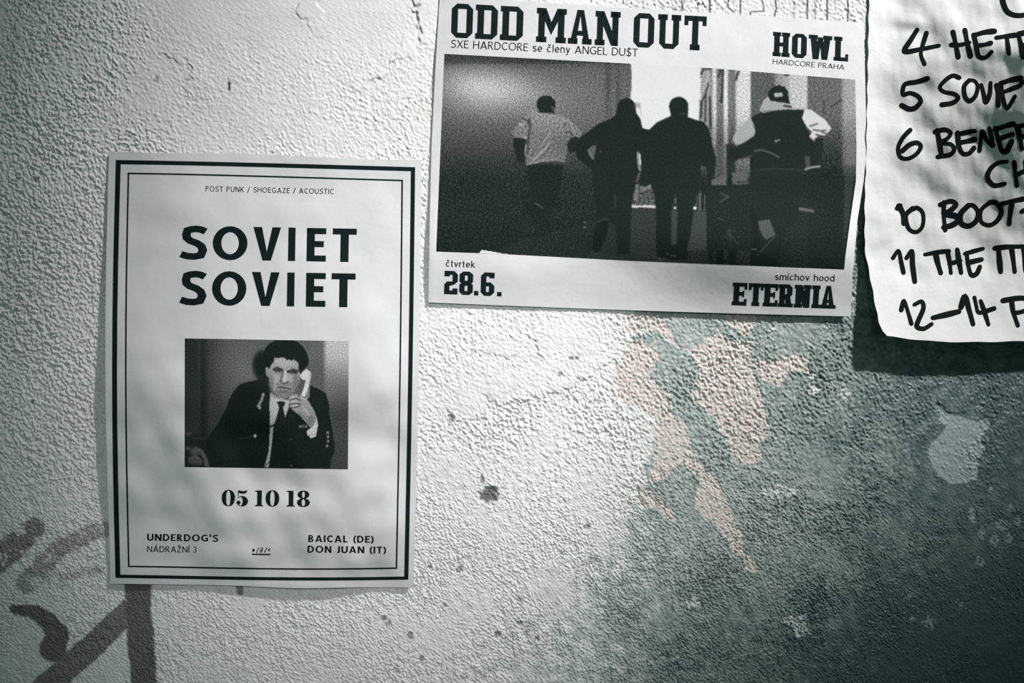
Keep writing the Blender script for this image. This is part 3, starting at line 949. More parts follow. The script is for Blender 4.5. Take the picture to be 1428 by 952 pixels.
PW1 = lambda u, v: bilin([(257.7, 471.6), (486.4, 475.5), (485.2, 654.2), (257.4, 651.0)], u, v)
G1 = (255, 465), 4.881
F1 = (355, 470), 7.322
def paint1(px, py):
    c = Canvas(px, py, 0)
    o, s = G1
    zx, zy = (px - o[0]) * s, (py - o[1]) * s
    b = 52 + 40 * sm(60, 330, zx) * sm(900, 150, zy) + 16 * gauss(zx, zy, 420, 300, 140, 170)
    b = np.where(zx > 860, 98 - 24 * sm(100, 900, zy), b)
    b = b + sm(945, 985, zx) * (90 * sm(560, 40, zy) - 6)
    b = b - 14 * gauss(zx, zy, 140, 500, 24, 500) + 8 * gauss(zx, zy, 110, 200, 8, 300)
    b = np.where(zx < 18, 42, b)
    c.v = b
    K = dict(o=o, s=s)
    # the cast shadow of the head on the backdrop
    c.ell((540, 215), (66, 100), 42, 1, soft=.25, **K)
    c.ell((570, 290), (60, 60), 42, 1, soft=.25, **K)
    c.fill([(340, 395), (390, 340), (480, 318), (580, 300), (580, 400)], 44, .7, **K)
    # jacket
    jac = [(510, 318), (450, 330), (390, 350), (345, 395), (318, 440), (290, 520), (240, 610), (180, 690), (148, 740), (150, 790), (178, 860), (190, 912), (1000, 918), (1010, 850), (1035, 800), (1032, 740), (1020, 660), (995, 540), (998, 490), (972, 405), (920, 375), (868, 352), (860, 440), (600, 440), (600, 380), (560, 320)]
    c.fill(jac, 38, 1, 1, **K)
    c.line([(868, 352), (925, 372), (978, 405), (1002, 490), (998, 530), (1022, 640), (1030, 730)], 1.0, 95, .45, **K)
    # shirt, collar, tie
    c.fill([(595, 398), (640, 430), (690, 447), (722, 447), (722, 498), (690, 585), (655, 540), (622, 640), (604, 760), (584, 910), (553, 912), (585, 800), (592, 640), (590, 470)], 172, 1, 1, **K)
    c.fill([(640, 462), (692, 462), (697, 480), (682, 502), (694, 560), (690, 600), (650, 690), (630, 912), (586, 912), (606, 760), (616, 640), (652, 520), (654, 502)], 40, 1, 1, **K)
    c.fill([(690, 585), (722, 498), (760, 520), (700, 640), (640, 912), (610, 912), (640, 690)], 38, 1, 1, **K)
    c.line([(592, 636), (626, 618)], 2.2, 45, 1, **K)
    c.line([(560, 905), (590, 870)], 1.2, 60, .8, **K)
    # head
    face = [(615, 165), (700, 160), (745, 175), (795, 210), (802, 262), (792, 335), (765, 385), (735, 420), (700, 440), (670, 440), (632, 418), (604, 372), (590, 330), (584, 290), (572, 290), (560, 240), (570, 228), (586, 240), (596, 205)]
    c.fill(face, 150, 1, 1, **K)
    fo, fs = F1
    J = dict(o=fo, s=fs)
    c.ell((315, 255), (110, 46), 176, .7, soft=.6, **J)
    c.ell((215, 400), (44, 60), 165, .6, soft=.6, **J)
    c.ell((375, 410), (44, 66), 172, .6, soft=.6, **J)
    c.ell((300, 575), (120, 52), 100, .75, soft=.5, **J)
    c.ell((290, 590), (46, 22), 122, .6, soft=.6, **J)
    c.ell((420, 480), (34, 110), 98, .7, soft=.6, **J)
    c.ell((170, 470), (26, 100), 96, .6, soft=.6, **J)
    c.ell((238, 342), (44, 20), 84, .75, soft=.6, **J); c.ell((232, 372), (36, 10), 118, .6, soft=.6, **J); c.ell((396, 386), (36, 10), 118, .6, soft=.6, **J)
    c.ell((392, 358), (48, 19), 86, .75, soft=.6, **J)
    c.line([(196, 328), (232, 312), (285, 338)], 3.0, 56, .95, **J)
    c.line([(338, 352), (392, 332), (438, 346)], 3.0, 56, .95, **J)
    c.line([(212, 344), (240, 338), (264, 350)], 2.0, 45, .9, **J)
    c.line([(362, 360), (395, 354), (425, 366)], 2.0, 45, .9, **J)
    c.line([(290, 350), (276, 410), (270, 440)], 3.4, 92, .7, **J)
    c.line([(312, 350), (312, 400), (312, 430)], 3.2, 188, .9, **J)
    c.ell((308, 432), (24, 18), 186, .9, soft=.5, **J)
    c.ell((270, 452), (14, 8), 60, .8, soft=.5, **J); c.ell((336, 458), (14, 8), 60, .8, soft=.5, **J)
    c.ell((238, 478), (9, 34), 92, .55, soft=.6, rot=.4, **J)
    c.ell((368, 480), (10, 36), 88, .55, soft=.6, rot=-.35, **J)
    c.ell((303, 488), (62, 16), 104, .6, soft=.6, **J)
    c.line([(238, 512), (262, 510), (305, 517), (345, 522), (368, 530)], 2.0, 58, .85, **J)
    c.ell((305, 472), (40, 7), 66, .7, soft=.5, **J)
    c.line([(268, 532), (310, 536), (345, 532)], 1.6, 138, .6, **J)
    c.ell((305, 556), (40, 8), 84, .6, soft=.6, **J)
    c.line([(350, 450), (372, 402), (370, 300)], 1.4, 130, .3, **J)
    c.fill([(112, 312), (134, 305), (146, 370), (142, 405), (122, 392)], 168, 1, 1, **J)
    c.line([(130, 325), (136, 385)], 1.6, 95, .8, **J)
    hair = [(8, 330), (30, 230), (92, 160), (110, 110), (150, 65), (215, 32), (300, 27), (400, 30), (455, 55), (500, 100), (535, 160), (556, 225), (545, 285), (500, 335), (465, 370), (448, 330), (452, 270), (430, 240), (398, 226), (380, 242), (352, 226), (330, 236), (310, 212), (275, 205), (240, 214), (205, 206), (196, 250), (170, 280), (150, 330), (134, 304), (112, 312), (112, 340), (80, 380), (30, 400)]
    c.fill(hair, 38, 1, 1, **J)
    c.line([(440, 40), (500, 90), (548, 160), (566, 230)], 1.2, 128, .5, **J)
    # telephone receiver, hand, cuff
    c.fill([(798, 292), (812, 262), (842, 240), (870, 262), (874, 285), (862, 350), (846, 405), (828, 432), (806, 418), (822, 372), (838, 318), (812, 312)], 216, 1, 1, **K)
    c.line([(866, 280), (858, 350), (836, 420)], 1.6, 150, .7, **K)
    hand = [(722, 432), (745, 415), (790, 412), (840, 438), (862, 470), (892, 520), (914, 575), (905, 610), (868, 640), (842, 610), (800, 560), (760, 530), (728, 500), (720, 465)]
    c.fill(hand, 142, 1, 1, **K)
    c.fill([(838, 440), (848, 400), (862, 370), (862, 425), (850, 445)], 120, 1, 1, **K)
    for pts in ([(728, 452), (765, 440), (800, 452)], [(726, 480), (770, 474), (800, 478)], [(735, 506), (775, 498), (795, 492)], [(785, 420), (830, 446)]):
        c.line(pts, 1.5, 62, .85, **K)
    for pts in ([(735, 440), (770, 428)], [(738, 468), (775, 460)], [(745, 494), (780, 486)], [(800, 430), (835, 452)], [(820, 500), (860, 555)]):
        c.line(pts, 1.7, 190, .75, **K)
    c.ell((868, 590), (26, 34), 100, .6, soft=.5, **K)
    c.line([(790, 535), (836, 580)], 2, 96, .6, **K)
    c.fill([(912, 575), (920, 620), (905, 700), (872, 712), (848, 690), (842, 662), (868, 644), (900, 612)], 192, 1, 1, **K)
    c.line([(860, 690), (900, 680)], 1.2, 110, .5, **K)
    # badges, buttons, pocket flap
    for q in ((548, 415), (542, 432), (538, 450), (528, 462), (522, 480), (512, 492), (524, 505)):
        c.ell(q, (9, 11), 176, .9, soft=.4, **K)
    for pts in ([(520, 440), (560, 425)], [(514, 462), (550, 450)], [(506, 485), (540, 475)]):
        c.line(pts, .8, 60, .9, **K)
    c.ell((491, 696), (10, 12), 205, 1, soft=.4, **K)
    c.line([(380, 716), (440, 708), (478, 694)], 1.0, 70, .7, **K)
    for q, r in (((800, 632), (12, 8)), ((822, 630), (10, 9)), ((840, 632), (6, 10))):
        c.ell(q, r, 128, .9, soft=.5, **K)
    c.ell((822, 630), (5, 4), 45, 1, **K)
    for q in ((986, 675), (988, 702), (988, 732), (982, 765)):
        c.ell(q, (8, 9), 150, .9, soft=.5, **K)
    c.ell((735, 718), (10, 8), 68, .8, soft=.5, **K); c.ell((738, 898), (9, 8), 90, .8, soft=.5, **K)
    # the other hand at the lower left corner
    c.fill([(18, 665), (150, 700), (190, 910), (18, 912)], 44, .8, **K)
    c.ell((85, 800), (34, 28), 92, .8, soft=.5, **K)
    c.fill([(90, 790), (120, 780), (150, 812), (172, 870), (180, 906), (150, 900), (140, 850), (110, 820)], 96, .85, 1, **K)
    c.fill([(40, 840), (90, 825), (125, 850), (135, 890), (60, 890), (35, 870)], 88, .85, 1, **K)
    for pts in ([(50, 858), (120, 862)], [(60, 880), (130, 882)], [(100, 800), (140, 850)]):
        c.line(pts, 1.2, 50, .8, **K)
    c.ell((38, 682), (22, 10), 88, .7, soft=.6, **K); c.ell((110, 714), (50, 8), 66, .6, soft=.6, **K); c.ell((34, 778), (16, 14), 96, .7, soft=.6, **K)
    c.soften()
    n = band_noise(c.v.shape, 3.2, .45, 31)
    c.v = c.v * (1 + .075 * n + .05 * band_noise(c.v.shape, 7, .5, 32)) + 2.5 * n
    c.id = np.where(c.id == 1, 1, 0)
    return c.tone(212, 36), c.id
picture('printed_photograph', sheet1, PW1, 340, 268, paint1, {1: ('printed_man', 'man in a dark uniform jacket and tie holding a white telephone receiver')}, poster1, label='black and white photograph')

# ------------------------------------------------------------------ landscape gig poster (centre)
w2a, w2b = Waves(41, 190), Waves(42, 80)
def lift2(x, y):
    h = .0022 + w2a(x, y) * .0004 + w2b(x, y) * .0002
    h = h + .030 * gauss(x, y, 1035, 343, 170, 66, .05)
    h = h + .0035 * gauss(x, y, 720, 372, 130, 40) - .002 * gauss(x, y, 850, 372, 60, 26)
    e = np.clip((x - 1100) / 105.0, 0, 1.2)
    h = h + .003 * e ** 2 * sm(120, 300, y) * (1 - .5 * sm(380, 445, y))
    h = h + .003 * np.exp(-np.clip(x - 604, 0, 999) / 26.0) * gauss(x, y, 604, 330, 400, 120)
    return .0021 + .0005 * np.logaddexp(0, (h - .0021) / .0005)
RE2 = [(-20, 1205), (32, 1204.5), (130, 1207), (205, 1208.5), (252, 1204.5), (305, 1196), (384, 1189), (441, 1186.5)]
LE2 = [(-20, 613.5), (0, 613), (88, 607.6), (200, 602), (300, 599.5), (421, 597.5)]
def out2(u, v):
    yl = -6 + v * (421.5 + 6); yr = 31.5 + v * (441 - 31.5)
    y = yl + (yr - yl) * u
    y = y - 5.0 * np.sin(np.pi * u) * (1 - v) * 0 + 1.6 * np.sin(np.pi * u) * v
    xl = np.interp(yl, *zip(*LE2)); xr = np.interp(yr, *zip(*RE2))
    return xl + (xr - xl) * u, y
sheet2 = Sheet(out2, lift2)
p_ = at(900., 225., .004)
poster2 = empty('gig_poster', tuple(p_))
tag(poster2, 'wide tilted white gig poster with a dark photograph of four men running away', 'poster')
sheet2.paper('paper_sheet', 190, 140, M_FLYER, poster2)
zt = (600, 0), 7.14
zu = (740, 0), 5.492
SL = lambda c: slab(c, .29 * .62, .15)
# heading: measured letter by letter along the sloping base line
hx = [(628.8, 658.6), (662.3, 693.2), (697.0, 728.8), None, (747.3, 789.0), (791.8, 825.0), (829.2, 864.2), None, (882.8, 911.6), (916.5, 948.6), (953.2, 984.2)]
b0, b1 = (628.8, 52.0), (984.2, 70.6)
Lh = math.hypot(b1[0] - b0[0], b1[1] - b0[1]); kx = Lh / (b1[0] - b0[0])
def slabline(text, xs, p0, p1, cap, s, b, lean):
    k = math.hypot(p1[0] - p0[0], p1[1] - p0[1]) / (p1[0] - p0[0])
    spn = [((a[0] - p0[0]) * k, (a[1] - p0[0]) * k) if a else (0, 0) for a in xs]
    return layout(text, lambda c: slab(c, s, b), p0, p1, cap, spans=spn, up=(lean, -1))
printed('headline_text', slabline('ODD MAN OUT', hx, b0, b1, 47.6, .182, .15, .035), sheet2, M_INK, poster2, label='large block heading ODD MAN OUT')
SA = lambda c: sans(c, .115)
printed('subtitle_text', layout('SXE HARDCORE se členy ANGEL DU$T', SA, (628.6, 66.2), (889.2, 78.6), 10.8, .11), sheet2, M_INK, poster2, label='thin line SXE HARDCORE se členy ANGEL DU$T')
zh = lambda x: 880 + x / 4.08
printed('promoter_text', slabline('HOWL', [(zh(805), zh(902)), (zh(914), zh(998)), (zh(1008), zh(1142)), (zh(1152), zh(1235))], (1077.3, 77.8), (1182.8, 85.8), 33.6, .235, .16, .03), sheet2, M_INK, poster2, label='block lettering HOWL')
SA2 = lambda c: sans(c, .10)
printed('promoter_subtitle', layout('HARDCORE PRAHA', SA2, (1077.4, 88.8), (1177.2, 97.0), 7.0, .10), sheet2, M_INK, poster2, label='tiny line HARDCORE PRAHA')
ze = lambda x: 1010 + x / 7.516
printed('venue_text', slabline('ETERNIA', [(ze(78), ze(232)), (ze(248), ze(402)), (ze(402), ze(556)), (ze(560), ze(720)), (ze(728), ze(905)), (ze(912), ze(998)), (ze(1000), ze(1166))], (1020.4, 425.3), (1165.2, 430.4), 31.6, .25, .17, .06), sheet2, M_INK, poster2, label='block lettering ETERNIA')
printed('district_text', layout('smíchov hood', SA, (1080.8, 390.0), (1163.8, 392.2), 9.4, .10), sheet2, M_INK, poster2, label='thin line smíchov hood')
zd = lambda x: 605 + x / 11.9
printed('date_text', slabline('28.6.', [(zd(168), zd(392)), (zd(418), zd(645)), (zd(665), zd(738)), (zd(774), zd(1000)), (zd(1048), zd(1124))], (619.1, 409.8), (699.5, 413.2), 32.6, .29 * .57 * 1.7 * .57 / .45 * .64, .17, .03), sheet2, M_INK, poster2, label='block numerals 28.6.')
printed('weekday_text', layout('čtvrtek', lambda c: sans(c, .13), (621.5, 371.6), (662.4, 373.2), 9.2, .10), sheet2, M_INK, poster2, label='thin word čtvrtek')

RP2 = [(110, 1192.5), (205, 1194.5), (252, 1193.7), (305, 1186), (357, 1179), (376, 1177.3)]
def PW2(u, v):
    yt = np.interp(u, [0, .44, .62, 1], [75, 88.3, 93.6, 111]); yb = np.interp(u, [0, .16, .48, 1], [350.6, 354, 363.6, 375.6])
    y = yt + (yb - yt) * v
    xl = 619.8 + (608.3 - 619.8) * v
    yr = 111 + (375.6 - 111) * v
    xr = np.interp(yr, *zip(*RP2))
    return xl + (xr - xl) * u, y
MA, MB, MC, MD, ME, MF = ((700, 120), 7.323), ((690, 230), 6.8), ((790, 120), 6.345), ((860, 240), 7.05), ((970, 85), 5.948), ((970, 230), 6.209)
def paint2(x, y):
    c = Canvas(x, y, 0)
    n1 = band_noise(x.shape, 3.0, .5, 51); n2 = band_noise(x.shape, 7, .5, 52); n3 = band_noise(x.shape, 30, .5, 53, .25, math.pi / 2)
    # left wall with a patch of light
    b = 70 + 30 * gauss(x, y, 672, 116, 62, 24, .12) + 60 * gauss(x, y, 695, 130, 78, 34, .1) + 30 * gauss(x, y, 640, 128, 70, 48) + 16 * gauss(x, y, 800, 150, 110, 70)
    b = b - 14 * sm(100, 84, y) + 12 * sm(700, 840, x) * sm(260, 130, y)
    b = b * (1 - .36 * sm(180, 260, y)) + 2.0 * n3
    b = b - 22 * gauss(x, y, 848, 120, 4, 45) - 18 * gauss(x, y, 862, 130, 3.5, 40)
    b = np.where((y < 89) & (x < 880), b * .82, b)
    b = b * (1 - .16 * sm(290, 350, y))
    gl = .15 + .07 * gauss(x, y, 680, 130, 110, 55)
    c.v = b * (1 + gl * n1 + .05 * n2)
    c.fill([(740, 330), (812, 312), (880, 300), (1000, 295), (1200, 300), (1200, 380), (600, 380), (690, 350)], 50 * (1 + .10 * n1), .5)
    # sky between the houses
    c.fill([(878.5, 80), (881, 100), (879, 160), (885, 230), (975, 230), (977, 180), (976.5, 80)], 206)
    # right hand houses in upright bands
    hb = np.interp(x, [976, 978, 988, 992, 995, 998, 1000, 1008, 1010, 1014, 1016, 1024, 1028, 1044, 1046, 1048, 1078, 1084, 1098, 1104, 1125, 1127, 1172, 1177, 1196],
                      [205, 140, 150, 120, 185, 190, 110, 105, 195, 200, 110, 100, 188, 192, 178, 84, 82, 130, 150, 172, 176, 92, 96, 145, 150])
    hb = hb * (1 - .52 * sm(140, 240, y)) * (1 - .48 * sm(228, 256, y)) + 2 * n3
    hm_ = inside(x, y, [(976, 80), (1200, 100), (1200, 380), (968, 380)])
    c.v = np.where(hm_, hb * (1 + .16 * n1 + .06 * n2), c.v)
    oe, se = ME
    K = dict(o=oe, s=se)
    for pts, w in [([(48, 110), (62, 70), (125, 64)], 2.4), ([(190, 130), (205, 80), (228, 72), (224, 180), (218, 300)], 2.8), ([(218, 300), (212, 340)], 3.5), ([(355, 90), (335, 155)], 3.4), ([(105, 190), (85, 270), (55, 330), (45, 470)], 2.4), ([(85, 280), (80, 500)], 2.6), ([(40, 330), (36, 490)], 1.6), ([(118, 300), (122, 560)], 3.0), ([(1065, 330), (1065, 440)], 1.4), ([(1120, 380), (1215, 320)], 1.6), ([(740, 118), (770, 116)], 2.6)]:
        c.line(pts, w, 48, .85, **K)
    c.fill([(255, 690), (320, 690), (310, 952), (255, 952)], 44, .9, **K)
    c.ell((1290, 800), (60, 110), 125, .5, soft=.7, **K)
    c.fill([(150, 700), (255, 690), (258, 952), (160, 952)], 88 * (1 + .14 * n1), .6, **K)
    # floor and things on it
    od, sd = MD
    Kd = dict(o=od, s=sd)
    c.fill([(-100, 360), (900, 360), (900, 900), (-300, 900)], 52 * (1 + .12 * n1), .9, **Kd)
    c.fill([(180, 110), (360, 110), (382, 330), (150, 330)], 60 + 34 * sm(-.3, .8, n2), 1, **Kd)
    c.fill([(180, 110), (215, 130), (200, 280), (165, 280)], 112, .7, **Kd)
    c.fill([(225, 150), (345, 108), (350, 165), (240, 175)], 120, .7, **Kd)
    c.fill([(148, 322), (380, 328), (380, 350), (148, 348)], 178, 1, **Kd)
    c.fill([(140, 350), (390, 352), (395, 850), (120, 850)], 56 + 6 * np.sin(y * 1.9), .8, **Kd)
    c.fill([(545, 370), (605, 370), (590, 720), (545, 720)], 66, .9, **Kd)
    c.fill([(750, 390), (885, 385), (885, 770), (690, 770)], 64 + 5 * np.sin(y * 1.7), .9, **Kd)
    c.line([(822, 200), (818, 370)], 2.6, 92, .8, **Kd); c.line([(866, 230), (862, 370)], 2.0, 78, .8, **Kd); c.line([(788, 240), (770, 330)], 2.0, 96, .8, **Kd); c.line([(580, 260), (574, 340)], 1.6, 100, .8, **Kd)
    c.fill([(880, 125), (1330, 128), (1330, 770), (885, 765)], 39, 1, **Kd)
    c.fill([(930, 60), (1075, 20), (1075, 122), (930, 122)], 86 * (1 + .14 * n1), .9, **Kd); c.fill([(1135, 0), (1290, 0), (1280, 118), (1135, 120)], 84 * (1 + .14 * n1), .9, **Kd)
    c.fill([(1180, 90), (1270, 92), (1260, 108), (1180, 105)], 42, .9, **Kd)
    c.line([(940, 122), (1075, 122)], 1.0, 110, .7, **Kd)
    c.line([(1030, 205), (1098, 245), (1015, 292)], 1.6, 78, .8, **Kd); c.line([(1030, 205), (1012, 215)], 1.4, 70, .8, **Kd)
    for pts in ([(1000, 450), (1050, 470)], [(1075, 575), (1170, 578)], [(1080, 600), (1150, 640)], [(1060, 640), (1130, 668)], [(1100, 560), (1120, 650)], [(1150, 660), (1200, 710)], [(1190, 620), (1200, 640)]):
        c.line(pts, 1.2, 76, .6, **Kd)
    of, sf = MF
    Kf = dict(o=of, s=sf)
    c.fill([(940, 60), (1110, 60), (1115, 110), (1290, 110), (1290, 890), (700, 880), (760, 560), (880, 380)], 42, .85, **Kf)
    c.line([(1120, 92), (1265, 98)], 2.4, 34, 1, **Kf); c.line([(1150, 82), (1260, 86)], 1.2, 64, .8, **Kf)
    c.line([(895, 378), (1015, 398)], 4.0, 88, .95, **Kf)
    c.fill([(1290, 0), (1390, 0), (1300, 640), (1285, 640)], 66, .6, **Kf)
    # third man, seen from behind
    oc, sc_ = MC
    Kc = dict(o=oc, s=sc_)
    c.ell((993, 180), (86, 86), 40, 1, 3, **Kc); c.fill([(912, 190), (1080, 200), (1072, 280), (1060, 300), (925, 300), (918, 230)], 40, 1, 3, **Kc)
    c.fill([(925, 262), (860, 292), (800, 320), (750, 365), (708, 422), (668, 520), (650, 570), (665, 740), (640, 820), (655, 880), (700, 892), (742, 866), (765, 952), (1180, 952), (1192, 700), (1240, 720), (1248, 835), (1312, 822), (1324, 640), (1296, 545), (1280, 470), (1262, 385), (1218, 318), (1150, 300), (1085, 275)], 40, 1, 3, **Kc)
    c.fill([(365, 120), (385, 400), (388, 800), (410, 830), (480, 850), (560, 860), (690, 855), (705, 830), (690, 760), (720, 640), (752, 420), (790, 250), (800, 120), (600, 120), (590, 260), (575, 300), (555, 420), (548, 720), (530, 730), (530, 400), (560, 250), (580, 120)], 39, 1, 3, **Kd)
    c.fill([(545, 380), (600, 372), (588, 700), (548, 715)], 64, .9, **Kd); c.fill([(576, 262), (586, 262), (582, 340), (574, 340)], 92, .8, **Kd)
    c.ell((574, 352), (13, 11), 200, 1, soft=.3, **Kd); c.ell((768, 353), (16, 15), 200, 1, soft=.3, **Kd)
    for q in ((500, 805), (540, 820), (460, 850), (420, 855), (570, 822)):
        c.ell(q, (12, 9), 92, .7, soft=.5, **Kd)
    c.line([(1005, 240), (1060, 246)], 1, 85, .6, **Kc)
    # second man
    c.fill([(640, 370), (745, 385), (680, 540), (655, 590), (640, 600), (600, 600)], 40, 1, 2, **Kc)
    c.ell((530, 190), (84, 84), 40, 1, 2, **Kc)
    c.fill([(445, 190), (610, 180), (620, 240), (655, 290), (668, 360), (700, 408), (650, 500), (622, 600), (640, 770), (615, 840), (600, 952), (240, 952), (230, 730), (170, 700), (100, 640), (75, 575), (40, 590), (12, 545), (28, 480), (150, 430), (290, 330), (390, 290), (440, 248)], 40, 1, 2, **Kc)
    c.ell((625, 170), (30, 26), 92, .45, soft=.6, **Kc); c.line([(640, 160), (655, 200), (665, 260)], 1.6, 130, .5, **Kc)
    m = c.fill([(188, 566), (225, 530), (264, 520), (250, 600), (246, 650), (226, 648), (195, 600)], 86 * (1 + .1 * n1), 1, 0, **Kc)
    c.line([(192, 566), (226, 632)], 2, 118, .6, **Kc); c.ell((300, 580), (10, 8), 80, .8, soft=.5, **Kc)
    c.line([(632, 590), (636, 660), (648, 740)], 3.2, 124, .9, **Kc, fid=0); c.line([(648, 770), (622, 840)], 2.2, 100, .8, **Kc, fid=0)
    ob, sb = MB
    Kb = dict(o=ob, s=sb)
    c.fill([(925, 0), (940, 230), (955, 420), (960, 520), (1075, 510), (1105, 560), (1150, 700), (1160, 840), (1280, 842), (1296, 420), (1330, 0)], 41, 1, 2, **Kb)
    c.fill([(970, 530), (1020, 505), (1072, 510), (1082, 600), (1050, 690), (1000, 820), (965, 832), (920, 800), (930, 700)], 37, 1, 2, **Kb)
    c.line([(975, 540), (1020, 515), (1070, 516)], 1.2, 78, .8, **Kb); c.line([(1140, 290), (1140, 400)], 1.6, 64, .7, **Kb)
    c.fill([(1080, 560), (1150, 560), (1160, 840), (1000, 840), (1060, 690)], 50, .7, 0, **Kb)
    for q in ((850, 542), (852, 590)):
        c.ell(q, (9, 8), 118, .9, soft=.5, **Kb)
    c.line([(760, 560), (860, 520), (940, 500)], 3, 42, .7, **Kb)
    # first man
    oa, sa = MA
    Ka = dict(o=oa, s=sa)
    c.fill([(300, -5), (652, -5), (640, 130), (600, 290), (548, 410), (500, 462), (505, 620), (430, 692), (385, 690), (362, 600), (330, 652), (250, 640), (232, 560), (262, 440), (282, 350), (368, 346), (330, 210)], 41, 1, 1, **Kb)
    c.line([(380, 362), (420, 380), (455, 410)], 1.5, 88, .8, **Kb); c.ell((310, 560), (60, 90), 48, .5, soft=.5, **Kb); c.line([(370, 600), (360, 640)], 1.5, 62, .8, **Kb)
    sh = 106 + 24 * sm(560, 290, (y - oa[1]) * sa)
    shirt = [(290, 262), (330, 235), (372, 272), (540, 285), (610, 300), (690, 345), (760, 405), (828, 490), (790, 530), (700, 520), (660, 560), (665, 640), (640, 775), (560, 762), (400, 775), (250, 812), (240, 700), (262, 560), (282, 470), (250, 540), (130, 530), (100, 470), (160, 400), (215, 340)]
    c.fill(shirt, sh * (1 + .12 * n1 + .09 * n2), 1, 1, **Ka)
    for pts, w, v_ in [([(280, 330), (290, 420), (270, 540), (258, 690)], 3, 58), ([(210, 330), (265, 350), (272, 400)], 2.4, 56), ([(330, 660), (430, 560), (490, 480)], 1.8, 158), ([(320, 760), (420, 660), (490, 580)], 2.0, 160), ([(300, 700), (400, 580), (450, 500)], 2.2, 82), ([(400, 730), (500, 610)], 2.2, 84), ([(650, 470), (690, 470), (720, 505)], 2.2, 52), ([(640, 390), (655, 400)], 3, 60), ([(540, 740), (640, 690)], 1.8, 130), ([(255, 800), (400, 764), (560, 752), (640, 772)], 1.6, 140), ([(236, 690), (246, 600)], 1.6, 170), ([(225, 520), (250, 528)], 2, 190), ([(180, 380), (195, 395)], 2.4, 190)]:
        c.line(pts, w, v_, .7, **Ka)
    c.ell((600, 640), (90, 130), 84, .4, soft=.6, **Ka)
    c.fill([(120, 530), (180, 525), (243, 545), (235, 650), (228, 780), (160, 785), (140, 700), (112, 610)], 43, 1, 1, **Ka)
    c.fill([(665, 590), (705, 530), (770, 512), (795, 540), (750, 620), (730, 660), (700, 690), (672, 650)], 43, 1, 1, **Ka)
    c.fill([(375, 240), (540, 250), (540, 285), (480, 270), (372, 272)], 48, 1, 1, **Ka)
    c.ell((450, 185), (98, 90), 41, 1, 1, **Ka); c.ell((515, 220), (14, 16), 92, .6, soft=.6, **Ka)
    # fourth man with cap and pale sleeves
    c.fill([(470, -60), (960, -40), (968, 130), (905, 330), (880, 480), (780, 560), (740, 700), (700, 830), (640, 800), (560, 760), (530, 480), (480, 330)], 40, 1, 4, **Kf)
    c.line([(545, 72), (700, 42), (850, 52), (945, 72)], 1.8, 66, .9, **Kf)
    c.fill([(540, 485), (640, 472), (660, 520), (690, 600), (620, 650), (590, 632), (556, 560)], 76 * (1 + .08 * n1), 1, 4, **Kf)
    c.line([(690, 610), (620, 690), (535, 780)], 1.6, 66, .9, **Kf); c.line([(590, 632), (610, 655), (660, 630)], 1.8, 40, .9, **Kf); c.line([(490, 728), (525, 730)], 2, 104, .8, **Kf)
    vest = [(460, 468), (540, 428), (640, 410), (760, 402), (905, 404), (890, 460), (930, 580), (990, 640), (1045, 720), (1030, 800), (1020, 872), (910, 905), (880, 960), (470, 960), (490, 800), (440, 800), (300, 835), (250, 810), (290, 725), (400, 680), (490, 615), (498, 560)]
    c.fill(vest, 42, 1, 4, **K)
    c.fill([(455, 468), (478, 520), (496, 590), (480, 625), (380, 685), (330, 690), (305, 655), (325, 600), (390, 530)], 152 * (1 + .08 * n1), 1, 4, **K)
    c.fill([(905, 404), (960, 405), (1010, 440), (1090, 500), (1112, 535), (1128, 560), (1070, 620), (1010, 625), (985, 660), (945, 625), (965, 590), (905, 520), (882, 470)], 192, 1, 4, **K)
    for pts, w in [([(950, 540), (1010, 520)], 2.0), ([(975, 570), (1040, 580), (1080, 575)], 2.0), ([(1000, 610), (1060, 625)], 2.4), ([(1090, 500), (1110, 530)], 1.2), ([(1050, 590), (1080, 600)], 2)]:
        c.line(pts, w, 60, .8, **K)
    c.line([(950, 630), (985, 662), (1000, 640)], 1.8, 150, .8, **K)
    c.fill([(990, 640), (1060, 640), (1060, 720), (1040, 860), (1020, 872), (960, 870), (980, 750)], 44, 1, 4, **K)
    c.fill([(905, 790), (945, 790), (955, 870), (915, 890)], 78, .8, 4, **K)
    c.line([(490, 745), (550, 738), (640, 768), (690, 800)], 2.0, 84, .9, **K); c.line([(330, 828), (400, 802), (465, 785)], 1.4, 80, .8, **K); c.line([(500, 905), (640, 892), (890, 905)], 1.2, 62, .8, **K)
    c.line([(912, 898), (960, 882), (1028, 874)], 2.6, 138, .95, **K)
    c.fill([(530, 410), (560, 330), (600, 290), (625, 330), (770, 355), (830, 400), (700, 402), (560, 430)], 150 * (1 + .10 * n1), 1, 4, **K)
    c.line([(735, 372), (790, 380)], 2.6, 42, .9, **K); c.line([(560, 415), (640, 412)], 1.6, 96, .7, **K)
    c.fill([(618, 240), (640, 215), (690, 200), (740, 215), (765, 250), (775, 320), (786, 355), (620, 330), (600, 290), (604, 250)], 40, 1, 4, **K)
    c.fill([(652, 268), (720, 264), (724, 292), (655, 300)], 176, 1, 4, **K); c.line([(668, 284), (712, 280)], 1.2, 110, .7, **K)
    c.ell((668, 664), (10, 10), 150, .9, soft=.4, **K); c.ell((690, 656), (9, 7), 150, .9, soft=.4, **K)
    c.soften()
    # grain, printed border and the torn white corner at the foot
    c.v = c.v * (1 + .03 * n1) + (4.2 * n1 + 2.0 * n2) * (c.v < 130) * np.where(c.id > 1, .45, 1)
    tear = inside(x, y, [(668.5, 352.5), (672, 348.2), (700, 353.3), (720, 356), (720, 362), (668.5, 360)])
    c.v = np.where(tear, 206, c.v)
    return c.tone(206, 37), c.id
